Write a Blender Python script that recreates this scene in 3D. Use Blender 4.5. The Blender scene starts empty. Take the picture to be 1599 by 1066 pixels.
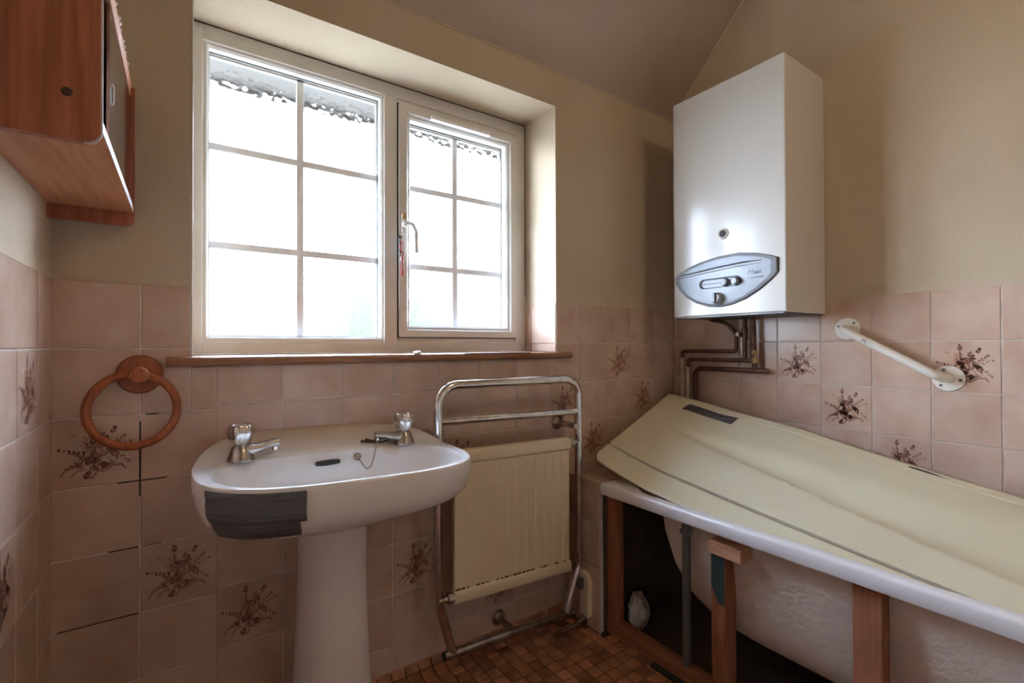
import bpy, bmesh, math, random
from mathutils import Vector, Matrix
random.seed(7)
PI = math.pi
scn = bpy.context.scene
COL = scn.collection

# ------------------------------------------------------------------ camera
# floor z = 0, tiled window wall at Y = 0, left wall X = 0, right wall X = 2.085
CAM = Vector((0.2326, -1.3779, 1.0))
YAW, PITCH, ROLL, FPX = 0.6037, 0.0089, -0.0033, 741.83
fw = Vector((math.sin(YAW)*math.cos(PITCH), math.cos(YAW)*math.cos(PITCH), math.sin(PITCH)))
rt = Vector((math.cos(YAW), -math.sin(YAW), 0)); up = rt.cross(fw)
rt, up = math.cos(ROLL)*rt + math.sin(ROLL)*up, -math.sin(ROLL)*rt + math.cos(ROLL)*up
cd = bpy.data.cameras.new('camera'); cam = bpy.data.objects.new('camera', cd); COL.objects.link(cam)
cd.sensor_width = 36.0; cd.lens = FPX/1599*36.0; cd.clip_start = 0.02; cd.clip_end = 200
cam.matrix_world = Matrix(((rt.x, up.x, -fw.x, CAM.x), (rt.y, up.y, -fw.y, CAM.y), (rt.z, up.z, -fw.z, CAM.z), (0, 0, 0, 1)))
scn.camera = cam

# ------------------------------------------------------------------ sky, light, exposure
SKY = 17.0; FILL_LAMP = 3.3
w = bpy.data.worlds.new('sky'); scn.world = w; w.use_nodes = True
nt = w.node_tree; nt.nodes.clear()
bg = nt.nodes.new('ShaderNodeBackground'); wo = nt.nodes.new('ShaderNodeOutputWorld')
tc = nt.nodes.new('ShaderNodeTexCoord'); sx = nt.nodes.new('ShaderNodeSeparateXYZ')
cr = nt.nodes.new('ShaderNodeValToRGB')
cr.color_ramp.elements[0].position = 0.0; cr.color_ramp.elements[0].color = (0.82, 0.92, 1.08, 1)
cr.color_ramp.elements[1].position = 0.8; cr.color_ramp.elements[1].color = (0.60, 0.78, 1.10, 1)
nt.links.new(tc.outputs['Generated'], sx.inputs[0]); nt.links.new(sx.outputs['Z'], cr.inputs[0])
nt.links.new(cr.outputs[0], bg.inputs[0]); bg.inputs[1].default_value = SKY
nt.links.new(bg.outputs[0], wo.inputs[0])
# light portal at the window opening: guides sky sampling, gives off no light itself
pl = bpy.data.lights.new('window_portal', 'AREA'); pl.shape = 'RECTANGLE'; pl.size = 1.10; pl.size_y = 0.90
pl.cycles.is_portal = True
po = bpy.data.objects.new('window_portal', pl); COL.objects.link(po)
po.location = (0.815, 0.30, 1.44); po.rotation_euler = (-PI/2, 0, 0)
vs = scn.view_settings
scn.display_settings.display_device = 'sRGB'
vs.view_transform = 'Standard'; vs.look = 'None'; vs.exposure = 1.38; vs.gamma = 1.0; vs.use_curve_mapping = False
cy = scn.cycles
cy.use_denoising = True
cy.use_adaptive_sampling = True; cy.adaptive_threshold = 0.02
cy.max_bounces = 11; cy.diffuse_bounces = 7; cy.glossy_bounces = 4; cy.transmission_bounces = 8; cy.transparent_max_bounces = 12
cy.sample_clamp_indirect = 8.0; cy.caustics_reflective = False; cy.caustics_refractive = True

# ------------------------------------------------------------------ materials
MATS = {}
class NT:
    def __init__(s, m): s.m = m; s.t = m.node_tree; s.b = s.t.nodes['Principled BSDF']; s.out = s.t.nodes['Material Output']
    def n(s, kind, **kw):
        x = s.t.nodes.new('ShaderNode'+kind)
        for k, v in kw.items():
            if k in x.inputs.keys(): x.inputs[k].default_value = v
            else: setattr(x, k, v)
        return x
    def l(s, a, b): s.t.links.new(a, b)
def rgba(c): return (c[0], c[1], c[2], 1)
def mat(name, col, rough=0.5, metal=0.0, col2=None, scale=8.0, bump=0.0, bscale=40.0, stretch=None, coord='Object', lo=0.35, hi=0.65, rnd=0.0, spec=0.5, detail=4.0, coat=0.0, rough2=None):
    if name in MATS: return MATS[name]
    m = bpy.data.materials.new(name); m.use_nodes = True; MATS[name] = m
    g = NT(m); b = g.b
    b.inputs['Base Color'].default_value = rgba(col); b.inputs['Roughness'].default_value = rough
    b.inputs['Metallic'].default_value = metal; b.inputs['Specular IOR Level'].default_value = spec
    if coat: b.inputs['Coat Weight'].default_value = coat; b.inputs['Coat Roughness'].default_value = 0.08
    tcx = g.n('TexCoord'); src = tcx.outputs[coord]
    if rnd:
        oi = g.n('ObjectInfo'); mul = g.n('VectorMath', operation='SCALE'); mul.inputs['Scale'].default_value = 31.7
        cmb = g.n('CombineXYZ'); g.l(oi.outputs['Random'], cmb.inputs[0]); g.l(oi.outputs['Random'], cmb.inputs[2])
        g.l(cmb.outputs[0], mul.inputs[0]); add = g.n('VectorMath', operation='ADD'); g.l(src, add.inputs[0]); g.l(mul.outputs[0], add.inputs[1]); src = add.outputs[0]
    if stretch:
        mp = g.n('Mapping'); mp.inputs['Scale'].default_value = stretch; g.l(src, mp.inputs[0]); src = mp.outputs[0]
    if col2 is not None:
        no = g.n('TexNoise', Scale=scale, Detail=detail); g.l(src, no.inputs['Vector'])
        mr = g.n('MapRange'); mr.inputs['From Min'].default_value = lo; mr.inputs['From Max'].default_value = hi; g.l(no.outputs[0], mr.inputs[0])
        mx = g.n('Mix', data_type='RGBA'); mx.inputs[6].default_value = rgba(col); mx.inputs[7].default_value = rgba(col2)
        g.l(mr.outputs[0], mx.inputs[0]); last = mx.outputs[2]
        if rnd:
            hs = g.n('HueSaturation'); rr = g.n('MapRange'); rr.inputs['To Min'].default_value = 1-rnd; rr.inputs['To Max'].default_value = 1+rnd
            g.l(oi.outputs['Random'], rr.inputs[0]); g.l(rr.outputs[0], hs.inputs['Value']); g.l(last, hs.inputs['Color']); last = hs.outputs[0]
        g.l(last, b.inputs['Base Color']); g.last = last
    if bump:
        nb = g.n('TexNoise', Scale=bscale, Detail=3.0); g.l(src, nb.inputs['Vector'])
        bp = g.n('Bump', Strength=bump, Distance=0.003); g.l(nb.outputs[0], bp.inputs['Height']); g.l(bp.outputs[0], b.inputs['Normal'])
    return m

M_PLASTER = mat('painted_plaster', (0.56, 0.470, 0.350), 0.75, col2=(0.51, 0.415, 0.30), scale=3.0, bump=0.55, bscale=170, spec=0.3)
M_REVEAL = M_PLASTER
M_CEIL = mat('ceiling_paint', (0.46, 0.385, 0.325), 0.85, col2=(0.38, 0.31, 0.255), scale=2.2, bump=0.2, bscale=60, spec=0.2)
M_TILE = mat('salmon_tile_glaze', (0.50, 0.335, 0.255), 0.22, col2=(0.62, 0.475, 0.385), scale=9.0, lo=0.3, hi=0.72, rnd=0.06, detail=3.0)
M_GROUT = mat('grout', (0.74, 0.71, 0.67), 0.9, col2=(0.55, 0.51, 0.47), scale=14, spec=0.1)
M_MOULD_GAP = mat('mould_and_gap_black', (0.02, 0.016, 0.014), 0.9, col2=(0.10, 0.07, 0.05), scale=60)
M_FLOORT = mat('terracotta_mosaic', (0.44, 0.20, 0.105), 0.5, col2=(0.24, 0.105, 0.06), scale=14, rnd=0.35, spec=0.3, bump=0.1)
M_FLOORG = mat('floor_joint', (0.055, 0.028, 0.02), 0.9)
M_PRINT1 = mat('floral_print_dark', (0.16, 0.06, 0.05), 0.3)
M_PRINT2 = mat('floral_print_brown', (0.30, 0.13, 0.085), 0.3)
M_PRINT3 = mat('floral_print_tan', (0.44, 0.23, 0.15), 0.3)
M_UPVC = mat('white_upvc', (0.67, 0.655, 0.63), 0.28, col2=(0.62, 0.60, 0.565), scale=5)
M_GASKET = mat('rubber_gasket', (0.03, 0.03, 0.035), 0.6)
M_SPACER = mat('aluminium_spacer', (0.86, 0.84, 0.82), 0.35, metal=0.3)
M_BAR = mat('georgian_bar', (0.84, 0.87, 0.92), 0.4)
M_CHROME = mat('chrome', (0.78, 0.77, 0.76), 0.12, metal=1.0, col2=(0.58, 0.56, 0.54), scale=30)
M_CHROMED = mat('worn_chrome', (0.55, 0.53, 0.50), 0.24, metal=1.0, col2=(0.30, 0.26, 0.22), scale=24)
M_BRASS = mat('dull_brass', (0.45, 0.33, 0.15), 0.4, metal=0.8)
M_CREAMR = mat('cream_radiator_enamel', (0.76, 0.67, 0.50), 0.42, col2=(0.71, 0.61, 0.44), scale=6)
M_RUST = mat('rust', (0.20, 0.08, 0.035), 0.9, col2=(0.10, 0.04, 0.02), scale=90)
M_CERAM = mat('white_ceramic', (0.78, 0.755, 0.74), 0.10, col2=(0.74, 0.71, 0.69), scale=4, coat=0.3)
M_TAPE = mat('grey_duct_tape', (0.075, 0.075, 0.08), 0.45, col2=(0.12, 0.12, 0.125), scale=10, stretch=(1, 1, 14), bump=0.5, bscale=16)
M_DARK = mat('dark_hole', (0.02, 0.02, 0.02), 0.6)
M_BOILER = mat('white_enamel', (0.64, 0.62, 0.585), 0.20, coat=0.25)
M_PANEL = mat('silver_plastic', (0.26, 0.285, 0.32), 0.38, metal=0.2)
M_PRINTG = mat('grey_print', (0.14, 0.15, 0.20), 0.6)
M_COPPER = mat('tarnished_copper', (0.16, 0.075, 0.05), 0.42, metal=0.55, col2=(0.08, 0.04, 0.03), scale=25)
M_PIPEW = mat('cream_painted_pipe', (0.62, 0.54, 0.42), 0.5, col2=(0.5, 0.42, 0.32), scale=30)
M_BATH = mat('white_acrylic', (0.76, 0.745, 0.76), 0.22, coat=0.2)
M_BATHU = mat('rough_fibreglass', (0.74, 0.66, 0.60), 0.85, col2=(0.62, 0.53, 0.46), scale=7, bump=1.0, bscale=60)
M_BPANEL = mat('cream_plastic', (0.71, 0.67, 0.50), 0.38, col2=(0.67, 0.62, 0.45), scale=3)
M_TIMBER = mat('stained_timber', (0.36, 0.14, 0.065), 0.7, col2=(0.24, 0.085, 0.04), scale=7, stretch=(14, 14, 1), bump=0.25, bscale=30)
M_TIMBERH = mat('stained_timber_flat', (0.36, 0.14, 0.065), 0.7, col2=(0.22, 0.08, 0.04), scale=7, stretch=(14, 1, 14), bump=0.25, bscale=30)
M_TIMBERP = mat('raw_timber', (0.58, 0.33, 0.19), 0.75, col2=(0.50, 0.26, 0.14), scale=10, stretch=(10, 1, 10))
M_GREENP = mat('dark_green_paint', (0.018, 0.04, 0.04), 0.6, col2=(0.03, 0.05, 0.05), scale=30)
M_SILL = mat('varnished_sill_wood', (0.34, 0.17, 0.085), 0.45, col2=(0.25, 0.115, 0.055), scale=6, stretch=(1, 16, 16))
M_WOODV = mat('cabinet_wood_vertical', (0.42, 0.145, 0.080), 0.42, col2=(0.28, 0.085, 0.045), scale=6, stretch=(16, 16, 1), bump=0.1, bscale=30)
M_WOODY = mat('cabinet_wood_long', (0.62, 0.31, 0.175), 0.42, col2=(0.50, 0.22, 0.11), scale=6, stretch=(16, 1, 16), bump=0.1, bscale=30)
M_WOODT = mat('turned_wood', (0.40, 0.115, 0.04), 0.35, col2=(0.27, 0.07, 0.025), scale=8, stretch=(12, 12, 2))
M_EDGE = mat('pale_edging', (0.50, 0.46, 0.46), 0.5)
M_MIRROR = mat('tarnished_mirror', (0.62, 0.64, 0.64), 0.08, metal=1.0, col2=(0.45, 0.46, 0.46), scale=40)
M_CREAMP = mat('cream_rail_enamel', (0.82, 0.80, 0.74), 0.3)
M_SCREW = mat('screw_steel', (0.16, 0.17, 0.18), 0.4, metal=0.6)
M_RED = mat('red_cord', (0.42, 0.03, 0.035), 0.7)
M_WHITEP = mat('white_plastic', (0.80, 0.80, 0.82), 0.4)
M_HANDLE = mat('grey_white_handle', (0.66, 0.64, 0.61), 0.35)
M_CHAIN = mat('tarnished_chain', (0.33, 0.29, 0.22), 0.4, metal=0.7)
M_BROWNC = mat('brown_cord', (0.07, 0.04, 0.025), 0.8)
M_BAG = mat('crumpled_plastic', (0.62, 0.60, 0.58), 0.55, bump=0.6, bscale=30)
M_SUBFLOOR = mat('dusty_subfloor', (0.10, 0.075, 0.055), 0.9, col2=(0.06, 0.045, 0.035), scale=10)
M_LEAF = mat('leaf_green', (0.026, 0.030, 0.013), 0.7, col2=(0.036, 0.040, 0.018), scale=4)
M_BARK = mat('bark', (0.12, 0.08, 0.05), 0.9)
M_BRICK = mat('far_brick', (0.036, 0.026, 0.0245), 0.9)
M_ROOF = mat('roof_tiles', (0.036, 0.027, 0.026), 0.9, col2=(0.028, 0.022, 0.021), scale=5)
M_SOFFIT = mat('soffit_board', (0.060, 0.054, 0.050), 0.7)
M_GRASS = mat('paved_ground', (0.24, 0.22, 0.18), 0.9, col2=(0.20, 0.19, 0.15), scale=1.5)
M_DOOR = mat('door_paint', (0.66, 0.62, 0.55), 0.5)
M_OPAL = mat('opal_glass', (0.9, 0.88, 0.82), 0.4)

M_GROOVE = mat('dusty_groove', (0.36, 0.33, 0.27), 0.8)
# stains on the plaster near the ceiling and boiler flue (soot), and on the basin deck (limescale) have a shape of their own
def stain(m, col, centre, radius, strength=0.6, nscale=9.0, squash=(1, 1, 1)):
    g = NT(m); b = g.b
    inp = b.inputs['Base Color']; prev = inp.links[0].from_socket if inp.links else None
    geo = g.n('NewGeometry'); mp = g.n('VectorMath', operation='SUBTRACT'); mp.inputs[1].default_value = centre
    g.l(geo.outputs['Position'], mp.inputs[0])
    sc = g.n('VectorMath', operation='MULTIPLY'); sc.inputs[1].default_value = squash; g.l(mp.outputs[0], sc.inputs[0])
    ln = g.n('VectorMath', operation='LENGTH'); g.l(sc.outputs[0], ln.inputs[0])
    no = g.n('TexNoise', Scale=nscale, Detail=4.0); g.l(geo.outputs['Position'], no.inputs['Vector'])
    ma = g.n('Math', operation='MULTIPLY_ADD'); ma.inputs[1].default_value = radius*1.1; g.l(no.outputs[0], ma.inputs[0]); g.l(ln.outputs['Value'], ma.inputs[2])
    mr = g.n('MapRange'); mr.inputs['From Min'].default_value = radius*0.6; mr.inputs['From Max'].default_value = radius*1.5
    mr.inputs['To Min'].default_value = strength; mr.inputs['To Max'].default_value = 0.0; g.l(ma.outputs[0], mr.inputs[0])
    mx = g.n('Mix', data_type='RGBA'); mx.inputs[7].default_value = rgba(col)
    if prev: g.l(prev, mx.inputs[6])
    else: mx.inputs[6].default_value = inp.default_value
    g.l(mr.outputs[0], mx.inputs[0]); g.l(mx.outputs[2], inp)

# obscured window glass: pebbled relief bends the view, part of the light passes straight
def make_glass():
    m = bpy.data.materials.new('obscured_glass'); m.use_nodes = True; g = NT(m); g.t.nodes.remove(g.b)
    tcx = g.n('TexCoord'); vo = g.n('TexVoronoi', Scale=58.0); vo.feature = 'SMOOTH_F1'; g.l(tcx.outputs['Object'], vo.inputs['Vector'])
    no = g.n('TexNoise', Scale=45.0, Detail=1.0); g.l(tcx.outputs['Object'], no.inputs['Vector'])
    ad = g.n('Math', operation='MULTIPLY_ADD'); ad.inputs[1].default_value = 0.5; g.l(no.outputs[0], ad.inputs[0]); g.l(vo.outputs['Distance'], ad.inputs[2])
    bp = g.n('Bump', Strength=1.0, Distance=0.012); g.l(ad.outputs[0], bp.inputs['Height'])
    tr = g.n('BsdfTransparent'); tr.inputs[0].default_value = (0.97, 0.985, 0.98, 1)
    rf = g.n('BsdfRefraction', IOR=1.10); rf.inputs['Roughness'].default_value = 0.0; g.l(bp.outputs[0], rf.inputs['Normal'])
    m1 = g.n('MixShader'); m1.inputs[0].default_value = 0.5; g.l(tr.outputs[0], m1.inputs[1]); g.l(rf.outputs[0], m1.inputs[2])
    gl = g.n('BsdfGlossy'); gl.inputs['Roughness'].default_value = 0.15
    m2 = g.n('MixShader'); m2.inputs[0].default_value = 0.04; g.l(m1.outputs[0], m2.inputs[1]); g.l(gl.outputs[0], m2.inputs[2])
    g.l(m2.outputs[0], g.out.inputs[0])
    return m
M_GLASS = make_glass()

# ------------------------------------------------------------------ mesh helpers
def obj(name, bm, m, parent=None, smooth=False):
    me = bpy.data.meshes.new(name)
    if isinstance(bm, bmesh.types.BMesh):
        bmesh.ops.recalc_face_normals(bm, faces=bm.faces[:]); bm.to_mesh(me); bm.free()
    else: me = bm
    ms = m if isinstance(m, (list, tuple)) else [m]
    if not me.materials:
        for x in ms: me.materials.append(x)
    if smooth:
        for p in me.polygons: p.use_smooth = True
        me.set_sharp_from_angle(angle=math.radians(38))
    o = bpy.data.objects.new(name, me); COL.objects.link(o)
    if parent is not None: o.parent = parent
    return o
def tag(o, label=None, cat=None, group=None, kind=None):
    if label: o['label'] = label
    if cat: o['category'] = cat
    if group: o['group'] = group
    if kind: o['kind'] = kind
    return o
def thing(name, label, cat, loc=(0, 0, 0), kind=None, group=None):
    o = bpy.data.objects.new(name, None); COL.objects.link(o); o.location = loc; o.empty_display_size = 0.05
    return tag(o, label, cat, group, kind)
def place(o, parent):                       # keep world placement of a part under an Empty
    o.parent = parent; o.matrix_parent_inverse = Matrix.Translation(-Vector(parent.location)); return o
def part(name, bm, m, parent, smooth=False, label=None):
    o = obj(name, bm, m, None, smooth); o.parent = parent
    root = parent
    while root.parent: root = root.parent
    if parent == root: o.location = -Vector(root.location)
    if label: o['label'] = label
    return o
def BM(): return bmesh.new()
def box(bm, x0, x1, y0, y1, z0, z1, bevel=0.0, seg=2, mi=0):
    vs_ = [bm.verts.new((x, y, z)) for x in (x0, x1) for y in (y0, y1) for z in (z0, z1)]
    q = [(0, 1, 3, 2), (4, 6, 7, 5), (0, 4, 5, 1), (2, 3, 7, 6), (0, 2, 6, 4), (1, 5, 7, 3)]
    fs = [bm.faces.new([vs_[i] for i in f]) for f in q]
    for f in fs: f.material_index = mi
    bmesh.ops.recalc_face_normals(bm, faces=fs)
    if bevel:
        es = list({e for f in fs for e in f.edges})
        bmesh.ops.bevel(bm, geom=es, offset=bevel, segments=seg, affect='EDGES', profile=0.5)
    return bm
def boxbm(*a, **k): return box(BM(), *a, **k)
def loft(bm, rings, closed=True, cap0=False, cap1=False, mi=0):
    R = [[bm.verts.new(p) for p in r] for r in rings]; n = len(R[0])
    for a, b in zip(R, R[1:]):
        for i in range(n if closed else n-1):
            f = bm.faces.new((a[i], a[(i+1) % n], b[(i+1) % n], b[i])); f.material_index = mi
    if cap0: bm.faces.new(R[0]).material_index = mi
    if cap1: bm.faces.new(R[-1]).material_index = mi
    return R
def loftbm(*a, **k):
    b = BM(); loft(b, *a, **k); return b
def tube(bm, path, r, n=14, cap=True, mi=0):
    P = [Vector(p) for p in path]; rr = r if isinstance(r, (list, tuple)) else [r]*len(P)
    t0 = (P[1]-P[0]).normalized(); ref = Vector((0, 0, 1)) if abs(t0.z) < 0.9 else Vector((1, 0, 0))
    u = t0.cross(ref).normalized(); rings = []
    for i, p in enumerate(P):
        t = ((P[min(i+1, len(P)-1)]-P[max(i-1, 0)])).normalized()
        u = (u - t*u.dot(t)).normalized(); v = t.cross(u)
        rings.append([p + (u*math.cos(2*PI*k/n) + v*math.sin(2*PI*k/n))*rr[i] for k in range(n)])
    loft(bm, rings, True, cap, cap, mi); return bm
def rounded(pts, rad, seg=7):                  # polyline with rounded bends
    P = [Vector(p) for p in pts]; out = [P[0]]
    rads = rad if isinstance(rad, (list, tuple)) else [rad]*len(P)
    for i in range(1, len(P)-1):
        a, b, c = P[i-1], P[i], P[i+1]; d0 = (a-b).normalized(); d1 = (c-b).normalized(); ang = d0.angle(d1)
        L = min(rads[i]/math.tan(ang/2), (a-b).length*0.49, (c-b).length*0.49) if ang < PI-1e-3 else 0
        if L <= 1e-6: out.append(b); continue
        s, e = b+d0*L, b+d1*L; re = L*math.tan(ang/2); cen = b+(d0+d1).normalized()*(re/math.sin(ang/2))
        va, vb = s-cen, e-cen; tot = va.angle(vb); ax = va.cross(vb).normalized()
        for k in range(seg+1): out.append(cen + Matrix.Rotation(tot*k/seg, 3, ax) @ va)
    out.append(P[-1]); return out
def lathe(bm, prof, origin, axis=(0, 0, 1), n=28, cap0=True, cap1=True, mi=0, facets=None):
    A = Vector(axis).normalized(); ref = Vector((0, 0, 1)) if abs(A.z) < 0.9 else Vector((1, 0, 0)); u = A.cross(ref).normalized(); v = A.cross(u); O = Vector(origin)
    rings = []
    for r, h in prof:
        rings.append([O + A*h + (u*math.cos(2*PI*k/n)+v*math.sin(2*PI*k/n))*max(r*(facets(k, n, h) if facets else 1), 1e-5) for k in range(n)])
    loft(bm, rings, True, cap0, cap1, mi); return bm
def rrect(x0, x1, y0, y1, r, z, n=10):
    pts = []
    for cx, cyy, a0 in ((x1-r, y1-r, 0), (x0+r, y1-r, PI/2), (x0+r, y0+r, PI), (x1-r, y0+r, 1.5*PI)):
        for k in range(n+1):
            a = a0 + PI/2*k/n; pts.append((cx+r*math.cos(a), cyy+r*math.sin(a), z))
    return pts
def lerp(a, b, t): return a+(b-a)*t
def interp(tab, x):
    if x <= tab[0][0]: return tab[0][1:]
    for a, b in zip(tab, tab[1:]):
        if x <= b[0]:
            t = (x-a[0])/(b[0]-a[0]); return tuple(lerp(p, q, t) for p, q in zip(a[1:], b[1:]))
    return tab[-1][1:]

# ------------------------------------------------------------------ room shell
XR, YB, ZC = 2.085, -2.45, 2.40
WX0, WX1, WZ0, WZ1, WD = 0.246, 1.385, 0.953, 1.905, 0.32      # window opening in the back wall
CZ0, CSL = 2.036, 1.03                                          # sloping ceiling: height at the window wall, rise per metre
T, TG = 0.15, 0.147
TOPA, TOPB, TOPR = 1.146, 1.158, 1.161

def frame_ring_early(x0, x1, z0, z1):
    b = BM()
    for a in ((x0, x1, z0, z0+0.025), (x0, x1, z1-0.025, z1), (x0, x0+0.025, z0+0.025, z1-0.025), (x1-0.025, x1, z0+0.025, z1-0.025)): box(b, a[0], a[1], YB-0.021, YB-0.010, a[2], a[3], 0.003)
    return b
def wall(name, label): return tag(thing(name, label, 'wall', kind='structure'))
# back wall: plaster body with the window opening
bm = BM()
box(bm, -0.12, WX0, 0.0, WD, -0.1, 2.35); box(bm, WX1, XR+0.12, 0.0, WD, -0.1, 2.35)
box(bm, WX0, WX1, 0.0, WD, WZ1, 2.35); box(bm, WX0, WX1, 0.0, WD, -0.1, WZ0)
wall_back = tag(obj('wall_back', bm, M_PLASTER), 'cream textured wall with the window and salmon tiles below', 'wall', kind='structure')
wall_left = tag(obj('wall_left', boxbm(-0.12, 0, YB, 0.0, -0.1, 2.5), M_PLASTER), 'cream textured wall behind the wooden cabinet, tiled below', 'wall', kind='structure')
wall_right = tag(obj('wall_right', boxbm(XR, XR+0.12, YB, 0.0, -0.1, 2.5), M_PLASTER), 'cream textured wall behind the boiler and bath, tiled below', 'wall', kind='structure')
DX0, DX1, DZ = 0.75, 1.50, 2.0                                  # doorway in the wall behind the viewer
bm = BM(); box(bm, -0.12, DX0, YB-0.1, YB, -0.1, 2.5); box(bm, DX1, XR+0.12, YB-0.1, YB, -0.1, 2.5); box(bm, DX0, DX1, YB-0.1, YB, DZ, 2.5)
tag(obj('wall_front', bm, M_PLASTER), 'plain cream wall with an open doorway behind the viewer', 'wall', kind='structure')
dr = thing('door_1', 'closed cream panelled door behind the viewer', 'door', (1.125, YB-0.05, 0), kind='structure')
part('leaf', boxbm(DX0+0.003, DX1-0.003, YB-0.06, YB-0.02, 0.006, DZ-0.003, 0.003), M_DOOR, dr)
for zz0, zz1 in ((0.18, 0.85), (1.0, 1.85)): part('panel_moulding', frame_ring_early(DX0+0.12, DX1-0.12, zz0, zz1), M_DOOR, dr)
part('door_knob', lathe(BM(), [(0.012, 0), (0.012, 0.03), (0.026, 0.045), (0.026, 0.06), (0.0, 0.07)], (DX0+0.07, YB-0.02, 1.0), (0, 1, 0), 20), M_BRASS, dr, True)
# ceiling: slope then flat
bm = BM(); yk = -(ZC-CZ0)/CSL
prof = [(0.02, CZ0-0.02*CSL), (yk, ZC), (YB-0.1, ZC), (YB-0.1, ZC+0.1), (yk-0.03, ZC+0.1), (0.02, CZ0+0.12)]
loft(bm, [[(x, y, z) for y, z in prof] for x in (-0.12, XR+0.12)], True, True, True)
tag(obj('ceiling', bm, M_CEIL), 'grimy taupe ceiling sloping up from the window wall', 'ceiling', kind='structure')
cl = bpy.data.objects['ceiling']
part('caulk_bead', tube(BM(), [(XR-0.001, 0.0, CZ0), (XR-0.001, yk, ZC)], 0.004, 8), M_PLASTER, cl)
part('caulk_bead', tube(BM(), [(0.0, -0.001, CZ0), (XR, -0.001, CZ0)], 0.004, 8), M_PLASTER, cl)
# grout beds (recessed behind the tile faces)
bm = BM(); box(bm, 0.0, WX0, -0.0015, 0.0005, 0, TOPA-0.002); box(bm, WX0, WX1, -0.0015, 0.0005, 0, WZ0); box(bm, WX1, XR, -0.0015, 0.0005, 0, TOPB-0.002)
part('grout_bed', bm, M_GROUT, wall_back)
part('grout_bed', boxbm(0.0, 0.0015, YB, 0, 0, TOPA-0.002), M_GROUT, wall_left)
part('grout_bed', boxbm(XR-0.0015, XR, YB, 0, 0, TOPR-0.002), M_GROUT, wall_right)

# one tile mesh per size: a slab with chamfered face, lying in local x (width), z (height), face toward -y
TILE_CACHE = {}
def tile_mesh(wd, ht, th=0.0035, m=M_TILE, c=0.0016):
    key = (round(wd, 4), round(ht, 4), th, m.name)
    if key in TILE_CACHE: return TILE_CACHE[key]
    b = BM(); r0 = [(0, 0, 0), (wd, 0, 0), (wd, 0, ht), (0, 0, ht)]
    r1 = [(x, -th+c*0.7, z) for x, _, z in r0]
    r2 = [(lerp(x, wd/2, 2*c/wd), -th, lerp(z, ht/2, 2*c/ht)) for x, _, z in r0]
    loft(b, [r0, r1, r2], True, False, True)
    bmesh.ops.recalc_face_normals(b, faces=b.faces[:])
    me = bpy.data.meshes.new('tile'); b.to_mesh(me); b.free(); me.materials.append(m); TILE_CACHE[key] = me; return me

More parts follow.
